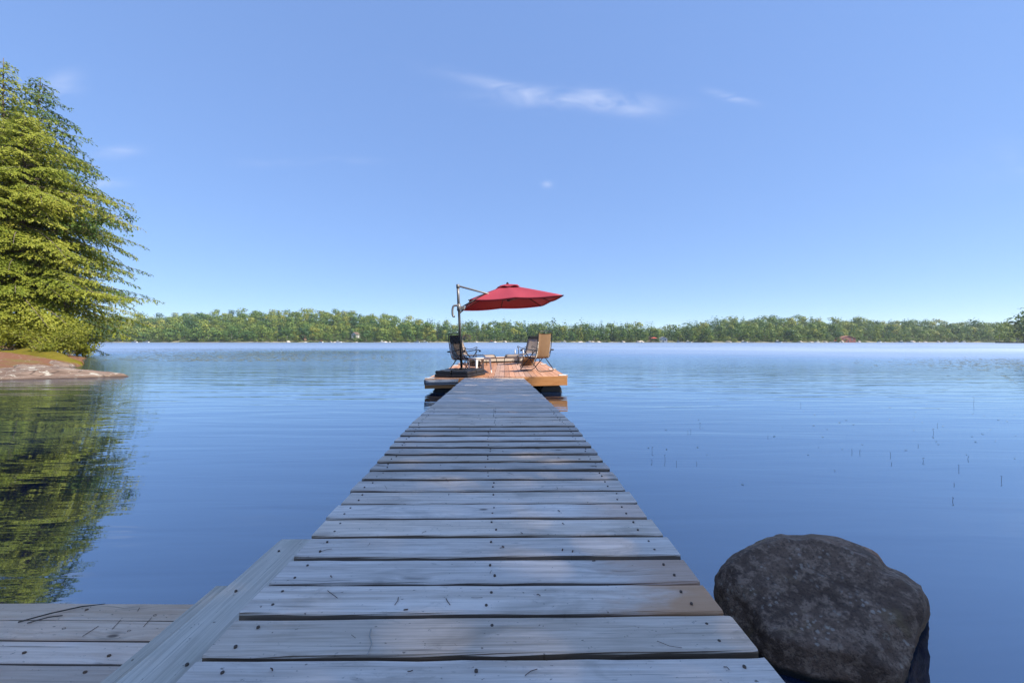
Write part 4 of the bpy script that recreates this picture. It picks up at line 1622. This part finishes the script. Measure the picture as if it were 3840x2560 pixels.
def lounge(label, x, y, face, cloth_, band):
    e = on_dock('chaise_lounge', x, y, face)
    hw = .29
    seat = [(-.72, .36), (-.3, .355), (.2, .36), (.52, .375), (.66, .355), (.72, .29)]
    back = [(-.72, .37), (-.88, .62), (-1.08, 1.04)]
    js = np.linspace(-1, 1, 7)
    for nm_, pa in (('seat_sling', seat), ('back_sling', back)):
        pp = smooth_path([(a, 0, b) for a, b in pa], 5)
        rw = [[Vector((q.x - (.02 * (1 - j * j) if nm_ == 'back_sling' else 0), j * (hw - .012), q.z - (.02 * (1 - j * j) if nm_ == 'seat_sling' else 0))) for j in js] for q in pp]
        sheet(rw).build(nm_, cloth_, e, True)
    for s in (-1, 1):
        m = MB().tube(smooth_path([(-.78, s * hw, .355), (-.3, s * hw, .35), (.2, s * hw, .355), (.52, s * hw, .37), (.67, s * hw, .35), (.735, s * hw, .27), (.80, s * hw, .0)], 4), .0135, 7)
        m.build('side_rail', M['dark_metal'], e, True)
        MB().tube(smooth_path([(-.73, s * hw, .36), (-.885, s * hw, .62), (-1.085, s * hw, 1.05)], 4), .0135, 7).build('back_rail', M['dark_metal'], e, True)
        MB().tube([(-.30, s * (hw + .02), .62), (-.30, s * (hw + .02), .44), (-.29, s * (hw + .02), .0)], [.017, .014, .012], 7).build('arm_post', M['dark_metal'], e, True)
        MB().tube(smooth_path([(-.90, s * (hw + .012), .63), (-.70, s * (hw + .02), .585), (-.48, s * (hw + .03), .605), (-.30, s * (hw + .03), .665), (-.25, s * (hw + .03), .655), (-.255, s * (hw + .03), .615), (-.30, s * (hw + .03), .61)], 5), .0125, 7).build('armrest', M['dark_metal'], e, True)
        MB().tube([(-.78, s * hw, .355), (-.95, s * hw, .0)], .0125, 7).build('leg', M['dark_metal'], e, True)
        gr = MB()
        for k in range(5):
            xx = -.66 + k * .075
            gr.tube([(xx, s * (hw + .01), .365), (xx + .0375, s * (hw + .012), .30 + .0), (xx + .075, s * (hw + .01), .365)], .006, 4)
            gr.tube([(xx, s * (hw + .01), .24), (xx + .0375, s * (hw + .012), .30), (xx + .075, s * (hw + .01), .24)], .006, 4)
        gr.tube([(-.70, s * (hw + .01), .24), (-.26, s * (hw + .01), .24)], .007, 5)
        gr.build('side_scroll', M['dark_metal'], e)
    MB().tube([(.735, -hw, .275), (.735, hw, .275)], .011, 6).build('cross_bar', M['dark_metal'], e, True)
    MB().tube([(-1.085, -hw, 1.05), (-1.085, hw, 1.05)], .014, 6).build('cross_bar', M['dark_metal'], e, True)
    rw = [[Vector((a, j * (hw + .002), b)) for j in js] for a, b in ((-1.062, 1.056), (-1.078, 1.062), (-1.105, 1.05), (-1.092, 1.0), (-1.075, .955))]
    rw2 = [[Vector((a, j * (hw - .004), b)) for j in js] for a, b in ((-1.098, 1.062), (-1.075, 1.065), (-1.058, 1.045), (-1.030, .975), (-1.024, .962))]
    sheet(rw2, .006).build('top_band', band, e, True)
    tag(e, label, 'lounge chair')
    return e


f1 = Vector((-.53, -.85)).normalized()
fx, fy = -.02 + .53 * .74, 14.35 + .85 * .74
lounge('taupe chaise lounge with dark top band at the far right of the dock', fx, fy, math.atan2(f1.y, f1.x), M['taupe_sling'], M['pad_dark'])
f2 = Vector((.79, -.615)).normalized()
fx, fy = -.78 - .79 * .74, 14.6 + .615 * .74
lounge('tan chaise lounge behind the umbrella pole at the far left', fx, fy, math.atan2(f2.y, f2.x), M['taupe_sling'], M['taupe_sling'])

# white plastic side table
tb = on_dock('side_table', -.90, 10.98, R(33))
tw = .255
rings = []
for (i_, z) in ((.012, .395), (0, .405), (0, .425), (.008, .432)):
    c = tw - i_
    rr = .05
    ring = []
    for (cx_, cy_, a0) in ((c - rr, c - rr, 0), (-c + rr, c - rr, 90), (-c + rr, -c + rr, 180), (c - rr, -c + rr, 270)):
        for q in (0, 45, 90):
            ring.append(Vector((cx_ + rr * math.cos(R(a0 + q)), cy_ + rr * math.sin(R(a0 + q)), z)))
    rings.append(ring)
MB().loft(rings).build('table_top', M['white_plastic'], tb)
m = MB()
for a in range(4):
    rm = Matrix.Rotation(R(90 * a), 4, 'Z')
    m.add([rm @ Vector(p) for p in ((-.2, .228, .405), (.2, .228, .405), (.2, .228, .35), (.1, .228, .375), (-.1, .228, .375), (-.2, .228, .35), (-.2, .22, .405), (.2, .22, .405), (.2, .22, .35), (.1, .22, .375), (-.1, .22, .375), (-.2, .22, .35))],
          [(0, 1, 2, 3, 4, 5), (11, 10, 9, 8, 7, 6), (2, 8, 9, 3), (3, 9, 10, 4), (4, 10, 11, 5)])
m.build('apron', M['white_plastic'], tb)
for sx in (-1, 1):
    for sy in (-1, 1):
        rg = []
        for (z, o_, w_) in ((0, .235, .017), (.2, .215, .024), (.403, .197, .034)):
            c = Vector((sx * o_, sy * o_, z))
            rg.append([c + Vector((-w_ * sx, w_ * sy * .9, 0)), c + Vector((w_ * sx, w_ * sy, 0)), c + Vector((w_ * sx * .9, -w_ * sy, 0)), c + Vector((w_ * .45 * sx, w_ * .45 * sy, 0))])
        MB().loft(rg).build('leg', M['white_plastic'], tb)
tag(tb, 'small white plastic side table beside the black umbrella base', 'table')

# ------------------------------------------------------------------ cantilever umbrella
UB = Vector((-1.32, 10.05, 0))
UB.z = dock_z(UB.x)
ubase = on_dock('umbrella_base', UB.x, UB.y, R(-22.5))
hs_ = .475
for sx in (-1, 1):
    for sy in (-1, 1):
        x0, x1 = sorted((sx * .004, sx * hs_))
        y0, y1 = sorted((sy * .004, sy * hs_))
        w_ = MB().bbox(x0, x1, y0, y1, .004, .085, .012).build('weight_tank', M['black_plastic'], ubase)
        i_ = .012
        MB().bbox(min(sx * .01, sx * (hs_ - i_)), max(sx * .01, sx * (hs_ - i_)), min(sy * .01, sy * (hs_ - i_)), max(sy * .01, sy * (hs_ - i_)), .088, .165, .014).build('lid', M['black_plastic'], w_)
        MB().loft([[Vector((sx * .33 + .055 * k * math.cos(a), sy * .33 + .055 * k * math.sin(a), z)) for a in np.linspace(0, 2 * PI, 17)[:-1]] for k, z in ((1, .164), (1, .176), (.85, .18))]).build('filler_cap', M['black_plastic'], w_)
MB().box(-.44, .44, -.035, .035, .168, .176).build('cross_bar', M['pole_black'], ubase)
MB().box(-.035, .035, -.44, .44, .169, .177).build('cross_bar', M['pole_black'], ubase)
tag(ubase, 'black four piece weighted plastic umbrella base on the near dock edge', 'umbrella base')

PB = at(1731, 1385, 10.05)
um = empty('cantilever_umbrella', (PB.x, PB.y, dock_z(PB.x) + .178))
U0 = Vector(um.location)
L_ = lambda p: Vector(p) - U0
ptop = at(1717, 1069, 10.05)
pj = at(1720.5, 1150, 10.05)
pb = Vector((PB.x, PB.y, U0.z))
axis_t = lambda z: pb.lerp(ptop, (z - pb.z) / (ptop.z - pb.z))
MB().tube([L_(pb), L_(pj)], .031, 14).build('lower_pole', M['pole_black'], um, True)
MB().tube([L_(pj + Vector((0, 0, -.05))), L_(ptop)], .036, 14).build('upper_pole', M['pole_grey'], um, True)
MB().tube([L_(pb), L_(pb + Vector((0, 0, .03)))], .06, 14).build('pole_foot', M['pole_black'], um, True)
MB().tube([L_(ptop - (ptop - pb).normalized() * .08), L_(ptop + (ptop - pb).normalized() * .02)], .044, 14).build('top_cap', M['pole_grey'], um, True)
NLc, NRc, FRc, FLc = at(1759, 1123, 10.45), at(2111, 1106, 10.0), at(2028, 1145, 12.25), at(1734, 1161, 12.75)
cen = (NLc + NRc + FRc + FLc) / 4
peak = at(1903, 1069, 11.35)
hub = at(1907, 1122, 11.35)
armd = (hub - ptop)
MB().tube([L_(ptop + Vector((.03, .02, -.025))), L_(ptop.lerp(hub, .9)), L_(hub + Vector((0, 0, .02)))], .024, 10).build('arm', M['pole_grey'], um, True)
jt = pj + Vector((0, 0, -.03))
MB().tube([L_(jt + Vector((.07, .07, .03))), L_(ptop.lerp(hub, .5) + Vector((0, 0, -.03)))], .017, 8).build('strut', M['pole_black'], um, True)
# sliding bracket and its handle
jm = Matrix.Translation(L_(jt))
MB().tube([L_(jt + Vector((0, 0, -.075))), L_(jt + Vector((0, 0, .11)))], .047, 14).build('slide_collar', M['pole_grey'], um, True)
MB().bbox(.02, .15, .0, .07, -.05, .05, .015, jm).build('bracket', M['pole_grey'], um)
hd = MB()
pth = smooth_path([(-.03, -.02, .06), (-.12, -.03, .05), (-.155, -.03, -.03), (-.155, -.03, -.17), (-.125, -.03, -.23)], 4)
hd.tube([L_(jt) + p for p in pth], .027, 8)
hn = hd.build('crank_handle', M['pole_grey'], um, True)
MB().tube([L_(jt) + Vector((-.13, -.03, -.22)), L_(jt) + Vector((-.095, -.03, -.225))], .02, 8).build('grip_tip', M['black_plastic'], hn)
MB().tube([L_(jt) + Vector((.09, .05, -.06)), L_(jt) + Vector((.02, .02, -.13)), L_(jt) + Vector((.0, .0, -.16))], .022, 8).build('lower_brace', M['pole_black'], um, True)
# canopy
CR = [NLc, NRc, FRc, FLc]


def rim(v):                   # v in 0..4 along the edge
    i_ = int(v) % 4
    f = v - int(v)
    return CR[i_].lerp(CR[(i_ + 1) % 4], f)


def canopy_pt(v, u, lift=0.0, sag=1.0):
    e_ = rim(v)
    p = peak.lerp(e_, u)
    p.z = e_.z + (peak.z - e_.z) * (1 - u ** 1.08) + lift
    f8 = (v * 2) % 1.0
    sg = math.sin(PI * f8)
    p.z -= .048 * sg * u * (1 - .35 * u) * sag
    pull = .035 * sg * u * u * sag
    p += (Vector((peak.x, peak.y, e_.z)) - e_).normalized() * pull
    return p


nv, nu = 64, 12
rows_ = []
for k in range(1, nu + 1):
    rows_.append([L_(canopy_pt(4 * j / nv, .155 + (1 - .155) * (k - 1) / (nu - 1))) for j in range(nv + 1)])
cn = sheet(rows_, .003).build('canopy', M['red_cloth'], um, True)
hem = sheet([[L_(canopy_pt(4 * j / nv, 1.0)) for j in range(nv + 1)], [L_(canopy_pt(4 * j / nv, 1.0) + Vector((0, 0, -.035))) for j in range(nv + 1)]], .004)
hem.build('hem', M['red_cloth'], cn, True)
rows_ = []
for k in range(6):
    u_ = .005 + .245 * k / 5
    rr_ = []
    for j in range(nv + 1):
        p = canopy_pt(4 * j / nv, u_, .035 + .03 * (u_ / .25), .3)
        p.z -= .028 * (1 - abs(math.cos(PI * 4 * j / nv * 2 / 2))) * (u_ / .25) * 0 + (.05 * abs(math.cos(PI * (4 * j / nv) * 2)) ** 2 if k == 5 else 0)
        rr_.append(L_(p))
    rows_.append(rr_)
vc = sheet(rows_, .003).build('vent_cap', M['red_cloth'], um, True)
MB().tube([L_(peak + Vector((0, 0, .03))), L_(peak + Vector((0, 0, .065))), L_(peak + Vector((0, 0, .085)))], [.04, .035, .012], 10).build('finial', M['pole_black'], um, True)
for k in range(8):
    v = k * .5
    pts = [L_(canopy_pt(v, u_) + Vector((0, 0, -.022))) for u_ in (.06, .3, .55, .8, .985)]
    rb = MB().tube(pts, [.012, .012, .012, .011, .009], 6).build('rib', M['pole_black'], um, True)
    MB().tube([L_(hub + Vector((0, 0, -.03))), pts[2] + Vector((0, 0, -.006))], .009, 5).build('strut', M['pole_grey'], rb, True)
    if k % 2 == 0:
        q = L_(canopy_pt(v, 1.0))
        out = (rim(v) - cen).normalized()
        MB().tube([q - out * .05 + Vector((0, 0, -.012)), q + out * .02 + Vector((0, 0, -.012))], .016, 6).build('corner_tip', M['black_plastic'], rb)
MB().tube([L_(hub + Vector((0, 0, -.06))), L_(hub + Vector((0, 0, -.03))), L_(hub + Vector((0, 0, .04))), L_(peak)], [.03, .06, .045, .03], 12).build('hub', M['pole_black'], um, True)
tag(um, 'red square cantilever umbrella on a black and grey pole', 'umbrella')

# ------------------------------------------------------------------ boulder
t = NT('dark lichened boulder')
p_ = t.obj()
n1 = t.noise(p_, 3.0, 6, .62, .4)
n2 = t.noise(p_, 22, 5, .7)
n3 = t.noise(p_, 90, 3, .7)
c_ = t.mix(t.sstep(n1, .3, .7), (.10, .06, .04), (.28, .17, .11))
c_ = t.mix(t.math('MULTIPLY', t.sstep(n2, .45, .62), .7), c_, (.42, .275, .185))
c_ = t.mix(t.math('MULTIPLY', t.sstep(n3, .5, .36), .6), c_, (.07, .045, .033))
c_ = t.mix(t.math('MULTIPLY', t.sstep(t.noise(p_, 5, 3, .6), .58, .7), .4), c_, (.24, .16, .065))
v1 = t.math('ADD', t.voro(t.vmath('ADD', p_, (.31, .2, .7)), 46), t.math('MULTIPLY', t.math('SUBTRACT', n3, .5), .9))
up = t.sepxyz(t.n('ShaderNodeNewGeometry').outputs['Normal'])[2]
lm = t.math('MULTIPLY', t.math('MULTIPLY', t.sstep(v1, .34, .22), t.sstep(t.noise(p_, 7, 4, .65), .46, .62)), t.sstep(up, -.1, .5))
c_ = t.mix(t.math('MULTIPLY', lm, .5), c_, (.60, .50, .40))
v2 = t.voro(t.vmath('ADD', p_, (1.3, .7, .2)), 15)
lm2 = t.math('MULTIPLY', t.math('MULTIPLY', t.sstep(v2, .24, .13), t.sstep(t.noise(p_, 4, 2, .5), .50, .56)), t.sstep(t.noise(p_, 120, 3, .7), .40, .60))
c_ = t.mix(t.math('MULTIPLY', lm2, .6), c_, (.46, .38, .27))
c_ = t.mix(t.sstep(t.sepxyz(t.pos())[2], .035, .012), c_, (.012, .011, .010))
M['boulder'] = t.finish(t.bsdf(c_, .8, t.bump(t.math('ADD', t.math('ADD', t.math('MULTIPLY', n1, 2.0), n2), t.math('MULTIPLY', n3, .5)), .6, .02), .3))
import bmesh
bm = bmesh.new()
bmesh.ops.create_icosphere(bm, subdivisions=6, radius=1)
BC = Vector((1.34, 1.70, .0))
g = np.random.default_rng(91)
NV = np.array([v.co.normalized()[:] for v in bm.verts])
rr0 = np.full(len(NV), 1.0)
pl = np.vstack([unit(g.normal(size=(14, 3))), unit(np.array([(-.25, -.40, .88), (.80, -.55, .22), (-.45, -.85, .15), (.45, .15, .85), (.1, -.75, .62), (-.9, -.2, .3)]))])
for q_, h_ in zip(pl, np.concatenate([g.uniform(.70, .90, 14), [.68, .72, .88, .74, .82, .95]])):            # broken facets
    dd_ = NV @ q_
    cut = np.where(dd_ > .05, h_ / np.maximum(dd_, .05), 9)
    rr0 = np.minimum(rr0, cut * .97 + .03 * np.minimum(cut, 1.0))


def sph_noise(k, sc, sd):
    gg = np.random.default_rng(sd)
    K = unit(gg.normal(size=(k, 3))) * sc * gg.uniform(.6, 1.4, (k, 1))
    return np.sin(NV @ K.T + gg.uniform(0, 6.28, k)).mean(1) * 2.0


rr0 = rr0 * (1 + .03 * sph_noise(9, 3.5, 1) + .022 * sph_noise(12, 8, 2) - .030 * np.abs(sph_noise(14, 14, 3)) + .012 * sph_noise(16, 34, 4) + .006 * sph_noise(20, 75, 5))
CO = NV * rr0[:, None] * np.array([.47, .42, .36])
CO[:, 2] = np.where(CO[:, 2] < 0, CO[:, 2] * 1.3, CO[:, 2])
# outline of the stone as seen from the walkway: (pixel of the photograph) -> radius for each angle round its centre
OUT = [(2674, 2180), (2700, 2125), (2749, 2073), (2812, 2040), (2872, 2016), (2940, 1998), (2991, 2006), (3076, 2003), (3136, 2012), (3212, 2039), (3289, 2071), (3314, 2107), (3320, 2120), (3378, 2139), (3433, 2175), (3465, 2213),
       (3478, 2245), (3490, 2281), (3484, 2316), (3474, 2345), (3454, 2379), (3450, 2422), (3438, 2469), (3420, 2600), (3300, 2720), (3100, 2760), (2900, 2700), (2760, 2520), (2700, 2330)]
cpx = ((BC.x) / BC.y * F + 1920, 1280 + (CAMZ - BC.z - .05) / BC.y * F)
vd = (BC + Vector((0, 0, .05)) - Vector((0, 0, CAMZ)))
DB = vd.length
vd.normalize()
rt_ = vd.cross(Vector((0, 0, 1))).normalized()
up_ = rt_.cross(vd)
cq = (cpx[0] + 30, cpx[1] + 10)
oth = np.array([math.atan2(cq[1] - oy, ox - cq[0]) for ox, oy in OUT])
orr = np.array([math.hypot(ox - cq[0], oy - cq[1]) for ox, oy in OUT])
oo = np.argsort(oth)
oth, orr = oth[oo], orr[oo]
bins = np.linspace(-PI, PI, 121)
bc_ = (bins[:-1] + bins[1:]) / 2
want = np.interp(bc_, np.concatenate([oth - 2 * PI, oth, oth + 2 * PI]), np.tile(orr, 3))
blur = lambda a: (np.roll(a, 2) + 2 * np.roll(a, 1) + 3 * a + 2 * np.roll(a, -1) + np.roll(a, -2)) / 9
for it in range(3):
    W3 = CO + np.array(BC)
    qx = W3[:, 0] / W3[:, 1] * F + 1920 - cq[0]
    qy = cq[1] - (1280 + (CAMZ - W3[:, 2]) / W3[:, 1] * F)
    th_, rho = np.arctan2(qy, qx), np.hypot(qx, qy)
    mx_ = np.zeros(120)
    np.maximum.at(mx_, np.clip(np.digitize(th_, bins) - 1, 0, 119), rho)
    k3 = lambda a: np.interp(th_, np.concatenate([bc_ - 2 * PI, bc_, bc_ + 2 * PI]), np.tile(a, 3))
    sc_ = 1 + (k3(blur(want / mx_)) - 1) * np.clip(rho / k3(blur(mx_)), 0, 1) ** .6
    m_px = W3[:, 1] / F
    CO = CO + ((qx * (sc_ - 1)) * m_px)[:, None] * np.array(rt_) + ((qy * (sc_ - 1)) * m_px)[:, None] * np.array(up_)
for v, c in zip(bm.verts, CO):
    v.co = Vector(c)
me = bpy.data.meshes.new('boulder')
bm.to_mesh(me)
bm.free()
me.materials.append(M['boulder'])
me.polygons.foreach_set('use_smooth', [True] * len(me.polygons))
o = link('boulder', me, None, BC)
tag(o, 'large dark lichen speckled boulder in the water beside the walkway', 'boulder')

# ------------------------------------------------------------------ weeds and lily pads
M['weed'] = simple('dark weed stem', (.06, .06, .045), .6, .2, 20)
for (zx, za, zb) in ((75, 368, 418), (72, 446, 476), (155, 415, 485), (224, 452, 492), (347, 458, 488), (294, 270, 293), (310, 258, 293), (367, 220, 256), (783, 297, 320), (1300, 380, 420), (1344, 385, 425),
                     (1533, 400, 440), (1539, 463, 486), (1735, 435, 475), (1704, 352, 375), (1796, 258, 310), (1820, 222, 253), (2040, 62, 148), (2009, 425, 460), (1953, 478, 530), (2215, 545, 605), (1923, 590, 612), (1915, 677, 724), (985, 97, 130)):
    px, pa, pb_ = 2400 + zx / 1.633, 1450 + za / 1.633, 1450 + zb / 1.633
    pm = (pa + pb_) / 2
    d = F * CAMZ / (pm - 1280)
    h_ = (pm - pa) / F * d
    x = (px - 1920) / F * d
    e = link('water_weed', MB().tube([(0, 0, -.05), (rnd.uniform(-.12, .12) * h_, 0, h_ * .5), (rnd.uniform(-.3, .3) * h_, 0, h_ * .92), (rnd.uniform(-.3, .3) * h_, 0, h_)], [.0015, .0013, .0013, .0028], 5).mesh('water_weed', M['weed']), None, (x, d, 0))
    tag(e, 'thin dark weed stem poking out of the calm water at right', 'water weed', 'weed stems in the water')
g = np.random.default_rng(17)
VV, QQ = [], []
n = 0


def pad(x, y, r):
    global n
    a0 = g.uniform(0, 6.28)
    el = g.uniform(.5, 1)
    ca, sa = math.cos(a0), math.sin(a0)
    for k in range(6):
        a = k * PI / 3
        lx, ly = r * math.cos(a), r * el * math.sin(a)
        VV.append((x + lx * ca - ly * sa, y + lx * sa + ly * ca, .004 + g.uniform(0, .004)))
    QQ.append([n + k for k in range(6)])
    n += 6


for k in range(70):
    px = g.uniform(2420, 4200)
    py = 1480 + g.gamma(2.0, 75)
    if py > 1830:
        continue
    d = F * CAMZ / (py - 1280)
    pad((px - 1920) / F * d, d, g.uniform(.006, .015) * (1 + d * .03))
for k in range(5200):  # left band: olive pads also stand in for streaks of reflected forest
    d = g.uniform(24, 66)
    px = g.normal(900, 330)
    pad((px - 1920) / F * d, d, g.uniform(.06, .20))
for k in range(1500):
    d = g.normal(100, 5)
    px = g.uniform(1950, 3500)
    if math.sin(px * .013) + math.sin(px * .031 + 1) < -.5:
        continue
    pad((px - 1920) / F * d, d, g.uniform(.12, .3))
for k in range(900):
    px = 3840 - abs(g.normal(0, 260))
    d = 23 + 4 * g.normal() * (1 - (3840 - px) / 1500)
    pad((px - 1920) / F * d, d, g.uniform(.04, .11))
t = NT('floating leaves')
c_ = t.mix(t.noise(t.pos(), 3, 2, .5), (.08, .095, .035), (.22, .22, .10))
pm_ = fast_mesh('pads_and_streaks', np.array(VV), np.array(QQ), t.finish(t.bsdf(c_, .45, None, .5)))
tag(link('pads_and_streaks', pm_), 'small floating lily leaves and olive streaks of forest reflection on the lake', 'lily pads', None, 'stuff')

# ------------------------------------------------------------------ thin haze over the lake
t = NT('thin lake haze')
pv_ = t.n('ShaderNodeVolumePrincipled')
pv_.inputs['Color'].default_value = (.80, .88, 1.0, 1)
pv_.inputs['Density'].default_value = .00012
pv_.inputs['Anisotropy'].default_value = .2
t.t.links.new(pv_.outputs[0], t.out.inputs['Volume'])
hz = MB().box(-2400, 2400, -58, 1200, -16.0, 75).build('haze', t.m)
tag(hz, 'thin pale summer haze lying over the lake', 'haze', None, 'stuff')
